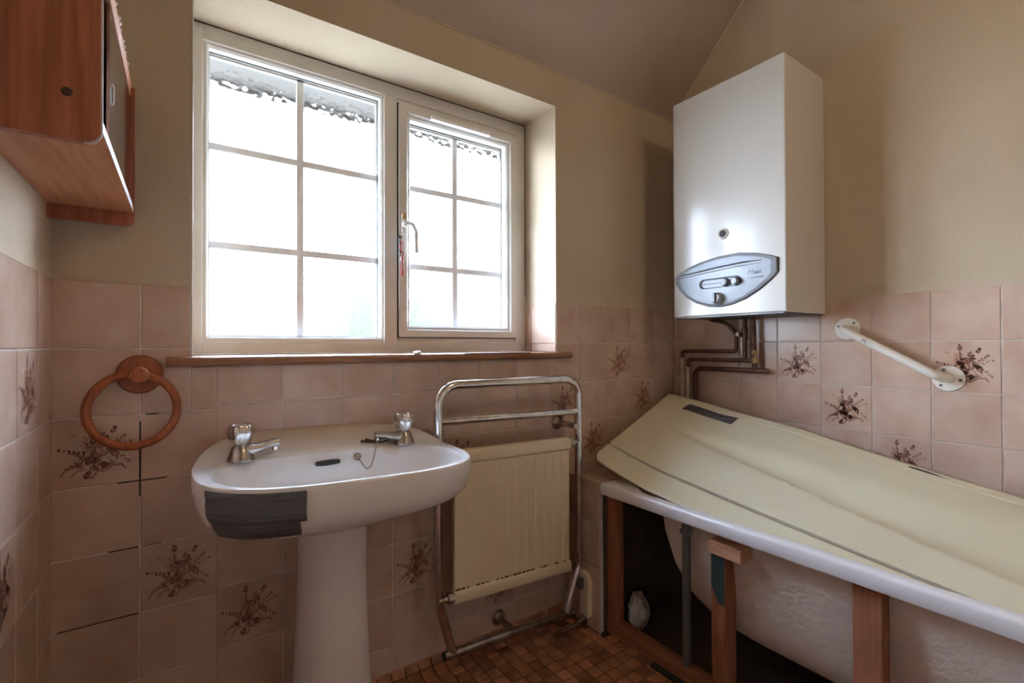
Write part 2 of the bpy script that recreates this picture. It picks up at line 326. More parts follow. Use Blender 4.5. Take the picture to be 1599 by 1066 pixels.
# floral spray print: flat shapes a hair above the glaze
def floral_mesh():
    rnd = random.Random(5); b = BM(); S = 0.150
    def blob(x, z, a, lx, lz, mi, n=7):
        ca, sa = math.cos(a), math.sin(a)
        lx *= 1.25; lz *= 1.45
        f = b.faces.new([b.verts.new(((x+ca*lx*math.cos(t)-sa*lz*math.sin(t))*S, -0.00385, (z+sa*lx*math.cos(t)+ca*lz*math.sin(t))*S)) for t in [2*PI*k/n for k in range(n)]]); f.material_index = mi
    def line(pts, wd, mi):
        for (x0, z0), (x1, z1) in zip(pts, pts[1:]):
            a = math.atan2(z1-z0, x1-x0); blob((x0+x1)/2, (z0+z1)/2, a, math.hypot(x1-x0, z1-z0)*0.56, wd, mi, 6)
    def sprig(x, z, a, L, nl, mi, sz=0.022, curl=0.0):
        px, pz, aa = x, z, a; st = L/nl
        for k in range(nl):
            px += math.cos(aa)*st; pz += math.sin(aa)*st; aa += curl/nl
            f = 1.15-0.5*k/nl
            for s in (-1, 1):
                if rnd.random() < 0.2: continue
                o = aa+s*(0.45+0.75*rnd.random()); f *= 0.75+0.5*rnd.random(); blob(px+math.cos(o)*sz*0.9, pz+math.sin(o)*sz*0.9, o, sz*f*1.05, sz*f*0.42, mi if rnd.random() < 0.75 else 1)
        blob(px+math.cos(aa)*sz, pz+math.sin(aa)*sz, aa, sz*1.1, sz*0.45, mi)
    sprig(-0.02, 0.02, 1.72, 0.36, 7, 0, 0.026); sprig(0.03, 0.02, 1.05, 0.33, 7, 0, 0.027)
    sprig(0.08, -0.02, 0.42, 0.32, 7, 1, 0.018); sprig(0.08, 0.0, 0.72, 0.30, 6, 1, 0.020); sprig(-0.05, 0.0, 2.25, 0.32, 7, 2, 0.022)
    sprig(-0.08, -0.03, 2.85, 0.32, 6, 0, 0.021); sprig(-0.04, 0.0, 1.98, 0.22, 5, 2, 0.024); sprig(0.02, 0.0, 1.35, 0.24, 5, 1, 0.026)
    sprig(0.12, -0.10, 0.3, 0.26, 5, 1, 0.024, -1.3); sprig(-0.10, -0.12, 3.3, 0.22, 4, 1, 0.022, 0.6)
    line([(-0.16, -0.20), (-0.26, -0.19), (-0.34, -0.23), (-0.39, -0.32)], 0.008, 1); line([(-0.12, -0.24), (-0.22, -0.26), (-0.28, -0.33)], 0.008, 1)
    line([(0.10, -0.28), (0.18, -0.22), (0.28, -0.21), (0.33, -0.28)], 0.010, 1); line([(0.06, -0.26), (0.14, -0.20), (0.22, -0.17)], 0.009, 1)
    line([(0.0, -0.3), (-0.05, -0.38)], 0.01, 1)
    for x, z, r in ((-0.09, -0.12, 0.050), (0.0, -0.12, 0.046), (-0.03, -0.02, 0.044), (0.19, -0.01, 0.044), (0.08, -0.20, 0.046), (-0.10, -0.33, 0.046), (-0.01, -0.24, 0.03), (-0.20, -0.17, 0.03)):
        for k in range(5):
            a = 2*PI*k/5+rnd.random(); blob(x+math.cos(a)*r*0.55, z+math.sin(a)*r*0.55, a, r*0.55, r*0.40, 0 if k % 2 else 1)
        blob(x, z, 0, r*0.28, r*0.28, 2)
    for k in range(70):
        a = rnd.random()*2*PI; d = 0.03+0.21*rnd.random(); x, z = math.cos(a)*d+0.0, math.sin(a)*d*0.9-0.10
        blob(x, z, rnd.random()*3, 0.024, 0.010, rnd.choice((1, 1, 2, 2)))
    me = bpy.data.meshes.new('floral_print'); b.to_mesh(me); b.free()
    for m in (M_PRINT1, M_PRINT2, M_PRINT3): me.materials.append(m)
    return me
FLORAL = floral_mesh()

def add_tile(parent, u0, u1, z0, z1, frame, flower=False, name='tile', m=M_TILE, th=0.0035):
    """frame(u, z) -> (location, rot z); u grows to the right seen from inside the room"""
    me = tile_mesh(u1-u0, z1-z0, th, m); o = bpy.data.objects.new(name, me); COL.objects.link(o); o.parent = parent
    o.location, rz = frame(u0, z0); o.rotation_euler = (random.uniform(-.003, .003), 0, rz+random.uniform(-.0025, .0025))
    if flower:
        p = bpy.data.objects.new('floral_print', FLORAL); COL.objects.link(p); p.parent = o; p.location = ((u1-u0)/2, 0, (z1-z0)/2)
        o['label'] = 'tile printed with a brown floral spray'
    return o
fb = lambda u, z: ((u, -0.0003, z), 0.0)
fl = lambda u, z: ((0.0003, -u, z), PI/2)          # left wall: face +X, u measured from the corner toward the viewer -> flipped below
fr = lambda u, z: ((XR-0.0003, -u, z), -PI/2)      # right wall: u from the corner toward the viewer
GAP = (T-TG)/2
# back wall tiles
FL_A = {(0, 2), (1, 4)}; FL_B = {(2, 5), (11, 1), (9, 2), (12, 2), (10, 3), (6, 3), (5, 5), (7, 6)}
for c in range(14):
    A = c < 2; top = TOPA if A else TOPB; x0 = (0.0 if A else -0.003)+c*T+GAP; x1 = min(x0+TG, XR-0.001)
    for r in range(8):
        z1 = top-r*T-GAP; z0 = max(z1-TG, 0.0)
        fl_ = (c, r) in (FL_A if A else FL_B)
        if z0 >= WZ0 or z1 <= WZ0:
            if z0 >= WZ0:
                if x0 < WX0 < x1: add_tile(wall_back, x0, WX0-0.002, z0, z1, fb); continue
                if x0 < WX1 < x1: add_tile(wall_back, WX1+0.0005, x1, z0, z1, fb); continue
                if WX0 <= x0 and x1 <= WX1: continue
            add_tile(wall_back, x0, x1, z0, z1, fb, fl_)
        else:
            if x0 < WX0 < x1: add_tile(wall_back, x0, WX0-0.002, z0, z1, fb)
            elif x1 <= WX0 or x0 >= WX1: add_tile(wall_back, x0, x1, z0, z1, fb, fl_)
            elif x0 < WX1 < x1: add_tile(wall_back, x0, WX1, z0, WZ0-0.001, fb); add_tile(wall_back, WX1+0.0005, x1, z0, z1, fb)
            else: add_tile(wall_back, x0, x1, z0, WZ0-0.001, fb)
add_tile(wall_back, WX0, 0.2955, 0.8475, WZ0-0.001, fb)
# tiles on the right-hand window reveal
frv = lambda u, z: ((WX1-0.0003, u, z), -PI/2)
frv2 = lambda u0_, z: ((WX1-0.0003, 0.19-u0_, z), -PI/2)
for u0, u1 in ((0.0, 0.035), (0.038, 0.19)):
    add_tile(wall_back, u0, u1, 0.977, 1.006, frv2); add_tile(wall_back, u0, u1, 1.009, TOPB, frv2)
# left wall tiles: joints 0.113, 0.255, then every 0.15 toward the viewer
lj = [0.0, 0.1175]+[0.2595+T*k for k in range(7)]
fl = lambda u, z: ((0.0003, u, z), PI/2)
for i, (a, b) in enumerate(zip(lj, lj[1:])):
    for r in range(8):
        z1 = TOPA-r*T-GAP; z0 = max(z1-TG, 0)
        add_tile(wall_left, -b+GAP, -a-GAP, z0, z1, fl, (i, r) in {(1, 1), (2, 3), (4, 2), (5, 5)})
# right wall tiles
YR0 = -0.767; FL_R = {(-2, 1), (-1, 2), (0, 3), (1, 1), (3, 2)}
for i in range(-6, 4):
    ya, yb = -(YR0-T*i), -(YR0-T*(i+1))
    a, b = max(ya+GAP, 0.001), yb-GAP
    if b <= 0.01: continue
    for r in range(5):
        z1 = TOPR-r*T-GAP; z0 = z1-TG
        add_tile(wall_right, a, b, z0, z1, fr, (i, r) in FL_R)
# mould along a few joints by the towel ring
bm = BM()
for x0, x1, z0, z1 in ((0.1475, 0.1515, 0.70, 0.83), (0.1478, 0.1512, 0.755, 0.80), (0.1468, 0.1520, 0.66, 0.74), (0.11, 0.149, 0.694, 0.697), (0.152, 0.20, 0.694, 0.697), (0.095, 0.147, 0.5445, 0.5475), (0.012, 0.148, 0.3945, 0.397), (0.16, 0.185, 0.844, 0.847), (0.154, 0.19, 0.544, 0.546)):
    box(bm, x0, x1, -0.0022, -0.0005, z0, z1)
part('mould_stain', bm, M_MOULD_GAP, wall_back, label='black mould along the tile joints')
# tiled boxing between window wall and bath
BX, BY, BZ = 1.42, -0.187, 0.522
boxing = tag(obj('wall_boxing', boxbm(BX+0.004, XR, BY+0.004, 0, 0, BZ-0.004), M_GROUT), 'tiled boxing and ledge between the window wall and the bath end', 'boxing', kind='structure')
fbx = lambda u, z: ((BX+0.0035, -u, z), -PI/2)
for a, b in ((0.0, 0.035), (0.038, 0.1865)):
    for r in range(4):
        z1 = BZ-r*T-GAP*0; z0 = max(z1-TG, 0); add_tile(boxing, a, b, z0, z1, fbx)
for k in range(5):
    x0 = BX+0.001+k*T; x1 = min(x0+TG, XR)
    for y0, y1 in ((-0.1865, -0.038), (-0.035, 0)):
        o = add_tile(boxing, 0, x1-x0, 0, y1-y0, lambda u, z: ((0, 0, 0), 0)); o.location = (x0, y0, BZ-0.0035); o.rotation_euler = (-PI/2, 0, 0); o.scale = (1, 1, 1)
        o.matrix_local = Matrix.Translation((x0, y0, BZ-0.0038)) @ Matrix(((1, 0, 0, 0), (0, 0, 1, 0), (0, -1, 0, 0), (0, 0, 0, 1)))
part('bare_side', boxbm(BX+0.02, XR-0.002, BY-0.0005, BY+0.0035, 0.0015, 0.48), M_SUBFLOOR, boxing, label='bare side of the boxing, coloured dark for the shade under the bath')  # dark sheet deepens the shade in the cavity under the bath
part('bare_backing', boxbm(XR-0.006, XR-0.0036, YB, BY, 0.0015, 0.40), M_SUBFLOOR, wall_right, label='bare wall, coloured dark for the shade under the bath')  # same dark colouring for the shaded wall behind the tub
part('edge_trim', boxbm(BX-0.002, BX+0.004, BY-0.002, BY+0.003, 0.0, BZ-0.03), M_EDGE, boxing, label='pale plastic edge trim')

# floor: mosaic squares, pitch 42.5 mm
FP = 0.0425
floor = tag(obj('floor', boxbm(-0.1, XR+0.1, YB-0.1, 0.05, -0.08, -0.0025), M_FLOORG), 'floor of small terracotta mosaic squares', 'floor', kind='structure')
fm = BM(); g_ = FP-0.003
r0 = [(-g_/2, -g_/2), (g_/2, -g_/2), (g_/2, g_/2), (-g_/2, g_/2)]
loft(fm, [[(x, y, -0.003) for x, y in r0], [(x, y, -0.0008) for x, y in r0], [(x*0.93, y*0.93, 0) for x, y in r0]], True, False, True)
bmesh.ops.recalc_face_normals(fm, faces=fm.faces[:])
FME = bpy.data.meshes.new('mosaic_tile'); fm.to_mesh(FME); fm.free(); FME.materials.append(M_FLOORT)
cx0, cy0 = 1.313, -0.2715
rest = BM()
for i in range(-31, 18):
    for j in range(-52, 7):
        x, y = cx0+i*FP, cy0+j*FP
        if not (0.02 < x < XR-0.02 and YB+0.02 < y < -0.058): continue
        if x > 1.40 and y > BY-0.02: continue
        if x > 1.455: continue
        if x > 0.60 and y > -0.55:
            o = bpy.data.objects.new('mosaic_tile', FME); COL.objects.link(o); o.parent = floor; o.location = (x, y, random.uniform(-.0004, .0004))
            o.rotation_euler = (random.uniform(-.01, .01), random.uniform(-.01, .01), random.uniform(-.02, .02))
        else: box(rest, x-g_/2, x+g_/2, y-g_/2, y+g_/2, -0.003, 0)
# cove row where the floor covering turns up the wall
for i in range(-16, 3):
    x = cx0+i*FP
    if x > BX-0.02: continue
    for yy, zz, ang in ((-0.0365, 0.0045, -0.25), (-0.0100, 0.0235, -0.95)):
        o = bpy.data.objects.new('mosaic_tile', FME); COL.objects.link(o); o.parent = floor; o.location = (x, yy, zz); o.rotation_euler = (-ang, 0, 0)
        if zz > 0.02: o.scale = (1, 0.74, 1)
part('mosaic_remainder', rest, M_FLOORT, floor)['kind'] = 'stuff'
part('cove_backing', loftbm([[(x, -0.06, -0.004), (x, -0.040, -0.002), (x, -0.010, 0.010), (x, -0.001, 0.034), (x, 0.0, 0.034), (x, 0.0, -0.004)] for x in (0.0, BX)], True, True, True), M_FLOORG, floor)
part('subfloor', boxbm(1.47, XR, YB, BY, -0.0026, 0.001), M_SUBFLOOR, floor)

# ------------------------------------------------------------------ window
window = thing('window_1', 'white plastic window of obscured glass with grey glazing bars, left light fixed', 'window', (0.8155, 0.195, 0.976), kind='structure')
def frame_ring(bm, x0, x1, z0, z1, l, r_, t, b_, y0, y1, bev=0.004):
    """mitred rectangular frame"""
    o = [(x0, z0), (x1, z0), (x1, z1), (x0, z1)]; i = [(x0+l, z0+b_), (x1-r_, z0+b_), (x1-r_, z1-t), (x0+l, z1-t)]
    def ring(p, y): return [(a, y, c) for a, c in p]
    ib = [(x0+l-bev, z0+b_-bev), (x1-r_+bev, z0+b_-bev), (x1-r_+bev, z1-t+bev), (x0+l-bev, z1-t+bev)]
    loft(bm, [ring(o, y1), ring(o, y0), ring(ib, y0), ring(i, y0+bev), ring(i, y1), ring(o, y1)])
    return bm
FY = 0.195
# fixed outer frame with mullion
bm = BM()
box(bm, WX0-0.002, 0.2735, FY, 0.262, 0.975, WZ1+0.002, 0.003); box(bm, 1.334, WX1+0.002, FY, 0.262, 0.975, WZ1+0.002, 0.003)
box(bm, 0.270, 1.338, FY, 0.262, 1.858, WZ1+0.002, 0.003); box(bm, 0.270, 1.338, FY, 0.262, 0.975, 1.014, 0.003); box(bm, 0.791, 0.838, FY, 0.262, 1.010, 1.862, 0.003)
box(bm, 0.834, 1.338, FY+0.004, 0.262, 1.840, 1.862, 0.002); box(bm, 0.834, 1.338, FY+0.004, 0.262, 1.012, 1.032, 0.002)
part('outer_frame', bm, M_UPVC, window)
# glazing bead of the fixed light, then sash
bead = part('glazing_bead', frame_ring(BM(), 0.2735, 0.791, 1.013, 1.8585, 0.0145, 0.0105, 0.013, 0.017, FY+0.006, 0.235, 0.006), M_UPVC, window)
bm = frame_ring(BM(), 0.8405, 1.3315, 1.0315, 1.8395, 0.031, 0.029, 0.030, 0.027, 0.182, 0.245, 0.004)
sash = part('opening_sash', bm, M_UPVC, window, label='opening casement sash')
o = part('sash_bead', frame_ring(BM(), 0.8705, 1.3035, 1.0575, 1.8105, 0.0145, 0.0145, 0.0135, 0.0145, 0.192, 0.235, 0.006), M_UPVC, sash)
def gasket(x0, x1, z0, z1, par, w_=0.003):
    part('gasket', frame_ring(BM(), x0, x1, z0, z1, w_, w_, w_, w_, 0.2265, 0.232, 0.0005), M_GASKET, par)
gasket(0.2865, 0.7815, 1.0285, 1.847, window); gasket(0.884, 1.290, 1.071, 1.798, sash)
part('gasket', frame_ring(BM(), 0.837, 1.335, 1.028, 1.843, 0.005, 0.005, 0.005, 0.005, 0.1935, 0.20, 0.0005), M_GASKET, window)
def glazing(x0, x1, z0, z1, xv, zh, par):
    # double-glazed unit: two sheets with spacer and bars in the cavity; one pane per square, split at the bars
    xs = [x0, xv, x1]; zs = [z0]+sorted(zh)+[z1]
    part('spacer', frame_ring(BM(), x0, x1, z0, z1, 0.003, 0.005, 0.0085, 0.003, 0.2365, 0.247, 0.0005), M_SPACER, par)
    for i in range(2):
        for j in range(3):
            part('glass_pane', boxbm(xs[i], xs[i+1], 0.2475, 0.2515, zs[j], zs[j+1]), M_GLASS, par)
    part('glazing_bar', boxbm(xv-0.0105, xv+0.0105, 0.2365, 0.2465, z0, z1, 0.002), M_BAR, par)
    for z in zh: part('glazing_bar', boxbm(x0, x1, 0.2368, 0.2462, z-0.0105, z+0.0105, 0.002), M_BAR, par)
glazing(0.288, 0.781, 1.030, 1.846, 0.5335, (1.580, 1.295), window)
glazing(0.885, 1.289, 1.072, 1.797, 1.0825, (1.570, 1.287), sash)
part('trickle_vent', box(box(BM(), 0.953, 1.200, 0.163, 0.183, 1.806, 1.820, 0.003), 1.125, 1.133, 0.160, 0.166, 1.812, 1.824), M_WHITEP, sash, label='slim white trickle vent')
# casement handle
bm = BM(); box(bm, 0.846, 0.862, 0.172, 0.183, 1.385, 1.455, 0.004); lathe(bm, [(0.011, 0), (0.011, 0.012), (0.008, 0.016)], (0.855, 0.174, 1.418), (0, -1, 0), 18)
tube(bm, rounded([(0.855, 0.152, 1.418), (0.872, 0.143, 1.416), (0.882, 0.138, 1.39), (0.884, 0.138, 1.318)], 0.02), 0.0068, 12)
part('handle', bm, M_HANDLE, sash, True, label='curved grey-white casement handle')
part('handle_cap', boxbm(0.846, 0.861, 0.1695, 0.173, 1.437, 1.456, 0.002), M_BRASS, sash)
part('perimeter_gap', box(boxbm(WX0, WX1, 0.1942, 0.196, 1.9015, 1.9052), WX1-0.003, WX1, 0.1942, 0.196, 1.2, 1.9), M_MOULD_GAP, window, label='dark line round the frame')  # thin near-black strip along the frame edge
# caulk bead and torn tape strip along the foot of the frame
part('sealant_bead', tube(BM(), [(WX0, 0.193, 0.978), (0.6, 0.192, 0.978), (1.0, 0.192, 0.9775), (1.384, 0.193, 0.978)], 0.003, 8), M_WHITEP, window)
part('sealant_bead', tube(BM(), [(0.2475, -0.002, 0.962), (0.2475, -0.002, 1.2), (0.2475, -0.0015, 1.7), (0.2475, -0.0015, 1.905)], 0.0016, 8), M_UPVC, window)
# wooden window board
bm = BM(); nose = [( -0.030+0.0115*(1-math.sin(a)), 0.9645+0.0115*math.cos(a)) for a in [PI*k/10 for k in range(11)]]
pr_ = [(0.194, 0.976)]+[(0.0, 0.976)]+nose+[(0.0, 0.953), (0.194, 0.953)]
loft(bm, [[(x, y, z) for y, z in pr_] for x in (0.247, 1.384)], True, True, True)
for xa, xb in ((0.197, 0.247), (1.384, 1.442)):
    pr2 = [(-0.0045, 0.976)]+nose+[(-0.0045, 0.953)]
    loft(bm, [[(x, y, z) for y, z in pr2] for x in (xa, xb)], True, True, True)
tag(obj('trim_1', bm, M_SILL), 'varnished brown wooden window sill under the white window', 'window sill', kind='structure')
tag(obj('torn_tape_strip', boxbm(0.98, 1.25, -0.028, -0.004, 0.9762, 0.9772), M_WHITEP), 'torn strip of white tape lying on the wooden sill', 'tape')
bm = BM()
bmesh.ops.create_icosphere(bm, subdivisions=2, radius=0.012, matrix=Matrix.Translation((0.822, -0.012, 0.9815)))
for v in bm.verts: v.co += Vector((random.uniform(-1, 1)*0.005, random.uniform(-1, 1)*0.003, 0)); v.co.z = max(0.9762, 0.9762+(v.co.z-0.9762)*0.6)
tag(obj('paper_scrap', bm, M_WHITEP), 'tiny crumpled white scrap on the wooden sill', 'scrap')
# key tag with red tassel hanging from the handle
kt = thing('key_tag', 'white key tag with a red tassel hanging below the window handle', 'key tag', (0.843, 0.170, 1.385))
part('tag_plate', boxbm(0.836, 0.8525, 0.164, 0.168, 1.315, 1.379, 0.002), M_WHITEP, kt)
part('tag_plate', boxbm(0.839, 0.850, 0.166, 0.170, 1.285, 1.325, 0.002), M_WHITEP, kt)
part('key', box(boxbm(0.8315, 0.8375, 0.163, 0.166, 1.305, 1.372, 0.001), 0.829, 0.841, 0.163, 0.166, 1.366, 1.376), M_SCREW, kt)
part('red_cord', tube(BM(), [(0.843, 0.163, 1.355), (0.833, 0.162, 1.345), (0.836, 0.162, 1.322), (0.845, 0.1625, 1.318), (0.842, 0.163, 1.29), (0.842, 0.164, 1.258)], 0.002, 8), M_RED, kt)
part('tassel', lathe(BM(), [(0.0015, 0), (0.003, -0.004), (0.0042, -0.018), (0.0035, -0.02)], (0.842, 0.164, 1.262), (0, 0, 1), 10), M_RED, kt)

# ------------------------------------------------------------------ outside: eaves, ground, tree, neighbouring house
eaves = thing('trim_2', 'eaves soffit and fascia board above the window outside', 'eaves', (0.8, 0.4, 1.92), kind='structure')
part('soffit', boxbm(-2.0, 4.5, WD, 0.56, 1.935, 1.95), M_SOFFIT, eaves)
part('fascia', boxbm(-2.0, 4.5, 0.55, 0.575, 1.905, 2.10), M_SOFFIT, eaves)
tag(obj('ground', boxbm(-40, 60, 1.0, 90, -3.2, -3.0), M_GRASS), 'grey paved ground outside below the window', 'ground', kind='structure')
def tree(name, label, x, y, rx, rz, zc, seed):
    t = thing(name, label, 'tree', (x, y, -3.0)); rn = random.Random(seed)
    b = BM(); bmesh.ops.create_icosphere(b, subdivisions=4, radius=1.0)
    off = [Vector((rn.uniform(-1, 1), rn.uniform(-1, 1), rn.uniform(-1, 1))).normalized() for _ in range(60)]
    for v in b.verts:
        d = max(v.co.normalized().dot(o_) for o_ in off); s = 0.78+0.3*max(0, (d-0.8)/0.2)
        v.co = Vector((x+v.co.x*rx*s, y+v.co.y*rx*s, zc+v.co.z*rz*s))
    part('crown', b, M_LEAF, t); part('trunk', tube(BM(), [(x, y, -3.0), (x+0.1, y, -1.0), (x, y, zc)], [0.25, 0.2, 0.12], 10), M_BARK, t)
tree('garden_tree', 'leafy green tree outside, behind the lower right panes', 7.6, 9.5, 2.4, 4.4, 0.5, 3)
hs = thing('neighbour_house', 'pinkish brick house with tiled roof outside, behind the lower left panes', 'house', (7.0, 20.0, -3.0))
part('wall', boxbm(3.0, 11.0, 18.0, 24.0, -3.0, 2.5), M_BRICK, hs)
b = BM(); loft(b, [[(x, 17.6, 2.4), (x, 21.0, 4.9), (x, 24.4, 2.4)] for x in (2.7, 11.3)], True, True, True); part('roof', b, M_ROOF, hs)
for k in range(3):
    wn = part('window', boxbm(3.8+2.5*k, 5.0+2.5*k, 17.96, 18.02, -0.6, 0.8), M_UPVC, hs); part('pane', boxbm(3.9+2.5*k, 4.9+2.5*k, 17.94, 17.98, -0.5, 0.7), M_DARK, wn)
b = BM(); rn = random.Random(21); ys = []
hx = [-9+0.5*k for k in range(60)]
loft(b, [[(x, 13.2+rn.uniform(-.15, .15), -3.0), (x, 13.0+rn.uniform(-.2, .2), -0.4), (x+rn.uniform(-.1, .1), 13.3, 3.1+rn.uniform(-.22, .22)), (x+rn.uniform(-.1, .1), 14.0, 3.2+rn.uniform(-.22, .22)), (x, 14.4, -0.4), (x, 14.3, -3.0)] for x in hx], True, True, True)
tag(obj('garden_hedge', b, M_LEAF), 'long tall green hedge outside, low behind the window panes', 'hedge')

# ------------------------------------------------------------------ washbasin on pedestal
BCX, RIM = 0.542, 0.736
basin = thing('washbasin', 'white pedestal washbasin under the window, its front corner patched with tape', 'washbasin', (0.53, -0.19, 0))
def zr(x, y):
    t = max(0.0, min(1.0, (y+0.17)/0.165)); return RIM + 0.046*t*t*(3-2*t)*0.4 + 0.046*0.6*t - 0.03*(x-BCX)
NB = 96
def spow(v, p): return math.copysign(abs(v)**p, v)
def outer(a, s=1.0, cyo=0.0):
    """plan outline of the basin, a = 0 at the right end"""
    c, sn = math.cos(a), math.sin(a)
    x = 0.297*spow(c, 2/3.2)
    if sn > 0: y = -0.20+0.196*spow(sn, 2/3.4)
    else: y = -0.20+0.240*spow(sn, 2/2.95)
    # the front bows forward, the back narrows slightly toward the wall
    x *= 1-0.14*max(0, (y+0.20)/0.196)**1.5
    return x, y
def inner(a):
    c, sn = math.cos(a), math.sin(a); x = 0.262*spow(c, 2/3.0)
    y = -0.262+(0.118*spow(sn, 2/3.2) if sn > 0 else 0.160*spow(sn, 2/2.8)); return x, y
ANG = [2*PI*k/NB for k in range(NB)]
PXC, PYC = -0.012, -0.19           # centre the underside closes on (local x, y)
OUT = [(0.0, 0.0, 1.0), (0.004, -0.004, 1.006), (0.010, -0.010, 1.010), (0.03, -0.030, 1.006), (0.06, -0.052, 0.994), (0.085, -0.070, 0.972), (0.11, -0.086, 0.935), (0.12, -0.097, 0.88), (0.13, -0.104, 0.79), (0.16, -0.110, 0.60), (0.19, -0.116, 0.40), (0.2, -0.12, 0.28)]
def outer_pt(a, row, extra=0.0):
    _, dz, s = row; x, y = outer(a); z = zr(BCX+x, y) + dz
    if dz < -0.05: z = lerp(z, RIM+dz, min(1, (-dz-0.05)/0.05))
    X_ = PXC+(x-PXC)*s; Y_ = PYC+(y-PYC)*s; Y_ = min(Y_, -0.004)
    n = Vector((x-PXC, y-PYC)).normalized(); return Vector((BCX+X_+n.x*extra, Y_+n.y*extra if Y_ < -0.006 else Y_, z-(extra*0.6 if dz < -0.08 else 0)))
bm = BM(); rings = []
for row in reversed(OUT): rings.append([outer_pt(a, row) for a in ANG])
for t in (0.12, 0.3, 0.5, 0.7, 0.85, 0.95, 1.0):        # rim deck from the outer edge to the bowl
    rg = []
    for a in ANG:
        x0, y0 = outer(a); x1, y1 = inner(a); x, y = lerp(x0, x1, t), lerp(y0, y1, t)
        dip = 0.0 if t < 0.9 else (0.002 if t < 0.99 else 0.006)
        rg.append((BCX+x, min(y, -0.004), zr(BCX+x, y)+(0.0015 if t < 0.5 else 0.0)-dip))
    rings.append(rg)
for f, dz in ((0.97, 0.02), (0.93, 0.045), (0.85, 0.08), (0.72, 0.11), (0.52, 0.13), (0.3, 0.142), (0.10, 0.147), (0.07, 0.148)):
    rings.append([(BCX+inner(a)[0]*f, -0.24+(inner(a)[1]+0.24)*f, lerp(zr(BCX+inner(a)[0], inner(a)[1]), RIM, min(1, dz/0.06))-dz) for a in ANG])
loft(bm, rings, True, True, True)
bowl = part('bowl', bm, M_CERAM, basin, True)
part('waste', lathe(BM(), [(0.022, 0), (0.022, 0.003), (0.012, 0.002), (0.012, -0.01)], (BCX, -0.24, RIM-0.1465), (0, 0, 1), 20), M_CHROMED, bowl)
# overflow slot on the rear wall of the bowl
sl = BM(); ov = [(0.026*math.cos(t)*1.0+math.copysign(0.0, math.cos(t)), 0.0055*math.sin(t)) for t in ANG]
ov = [(max(-0.024, min(0.024, 0.034*math.cos(t)))+0.005*math.cos(t), 0.0058*math.sin(t)) for t in [2*PI*k/32 for k in range(32)]]
loft(sl, [[(BCX-0.018+x, -0.1525-0.25*0, 0.714+z) for x, z in ov], [(BCX-0.018+x, -0.160, 0.714+z) for x, z in ov]], True, True, True)
part('overflow_slot', sl, M_DARK, bowl, label='dark overflow slot')
# pedestal
bm = BM(); prs = [(0.0, 0.108, 0.105), (0.02, 0.104, 0.10), (0.10, 0.094, 0.092), (0.25, 0.086, 0.086), (0.40, 0.080, 0.084), (0.50, 0.078, 0.086), (0.58, 0.080, 0.092), (0.628, 0.084, 0.10)]
rg = []
for z, rx, ry in prs:
    rg.append([(0.530+rx*spow(math.cos(a), 0.85), -0.17+ry*spow(math.sin(a), 0.85)*(1.0 if math.sin(a) < 0 else 0.9), z) for a in [2*PI*k/48 for k in range(48)]])
loft(bm, rg, True, True, True); part('pedestal', bm, M_CERAM, basin, True)
# taps
def tap(cx, cyy, yaw, lab):
    zb = zr(cx, cyy)-0.001; R = Matrix.Translation((cx, cyy, zb)) @ Matrix.Rotation(yaw, 4, 'Z')
    b = BM(); lathe(b, [(0.0285, 0), (0.0285, 0.003), (0.0265, 0.008), (0.022, 0.020), (0.019, 0.028), (0.014, 0.034), (0.012, 0.040)], (0, 0, 0), n=28)
    sp = [(0.005, 0, 0.020), (0.03, 0, 0.0215), (0.05, 0, 0.026), (0.068, 0, 0.0295), (0.078, 0, 0.029)]
    rgs = []
    for (x, y, z), (wy, hz) in zip(sp, ((0.019, 0.015), (0.0155, 0.0115), (0.013, 0.009), (0.012, 0.009), (0.011, 0.009))):
        rgs.append([(x, wy*spow(math.cos(a), 0.7), z+hz*spow(math.sin(a), 0.7)) for a in [2*PI*k/18 for k in range(18)]])
    loft(b, rgs, True, True, True); lathe(b, [(0.008, 0.026), (0.008, 0.014), (0.006, 0.014)], (0.0715, 0, 0), n=16)
    b.transform(R); body = part('tap', b, M_CHROMED, basin, True, lab)
    b = BM(); fac = lambda k, n, h: 1.0-0.13*(0.5+0.5*math.cos(2*PI*k/n*6))**2*(1 if 0.04 < h < 0.076 else 0.2)
    lathe(b, [(0.013, 0.032), (0.017, 0.035), (0.0225, 0.042), (0.0275, 0.055), (0.028, 0.066), (0.0265, 0.075), (0.023, 0.079), (0.0215, 0.0775), (0.0, 0.0775)], (0, 0, 0), n=36, facets=fac)
    b.transform(R); hd = part('tap_head', b, M_CHROME, body, True)
    return body
tap(0.338, -0.150, 0.12, 'chrome tap by the taped corner'); tap(0.726, -0.142, PI-0.1, 'chrome tap by the radiator side')
# plug chain and the brown cord round the right tap
chain = part('plug_chain', tube(BM(), [Vector(p) for p in ((0.598, -0.153, 0.716), (0.602, -0.163, 0.708), (0.610, -0.166, 0.694), (0.616, -0.170, 0.688), (0.626, -0.170, 0.692), (0.636, -0.162, 0.712), (0.645, -0.152, 0.735), (0.652, -0.14, 0.7525))], 0.0016, 8), M_CHAIN, basin)
b = BM(); lathe(b, [(0.0095, 0), (0.0095, 0.003), (0.005, 0.006)], (0.597, -0.150, 0.718), (0, -1, 0.2), 16); part('chain_stay', b, M_CHAIN, chain)
zz = lambda x, y: zr(x, y)+0.004
cp = [(0.615, -0.120), (0.64, -0.128), (0.665, -0.135), (0.69, -0.125), (0.705, -0.108), (0.69, -0.098), (0.668, -0.112), (0.655, -0.132), (0.63, -0.112)]
part('brown_cord', tube(BM(), rounded([(x, y, zz(x, y)) for x, y in cp], 0.008, 4), 0.0028, 8), M_BROWNC, basin)
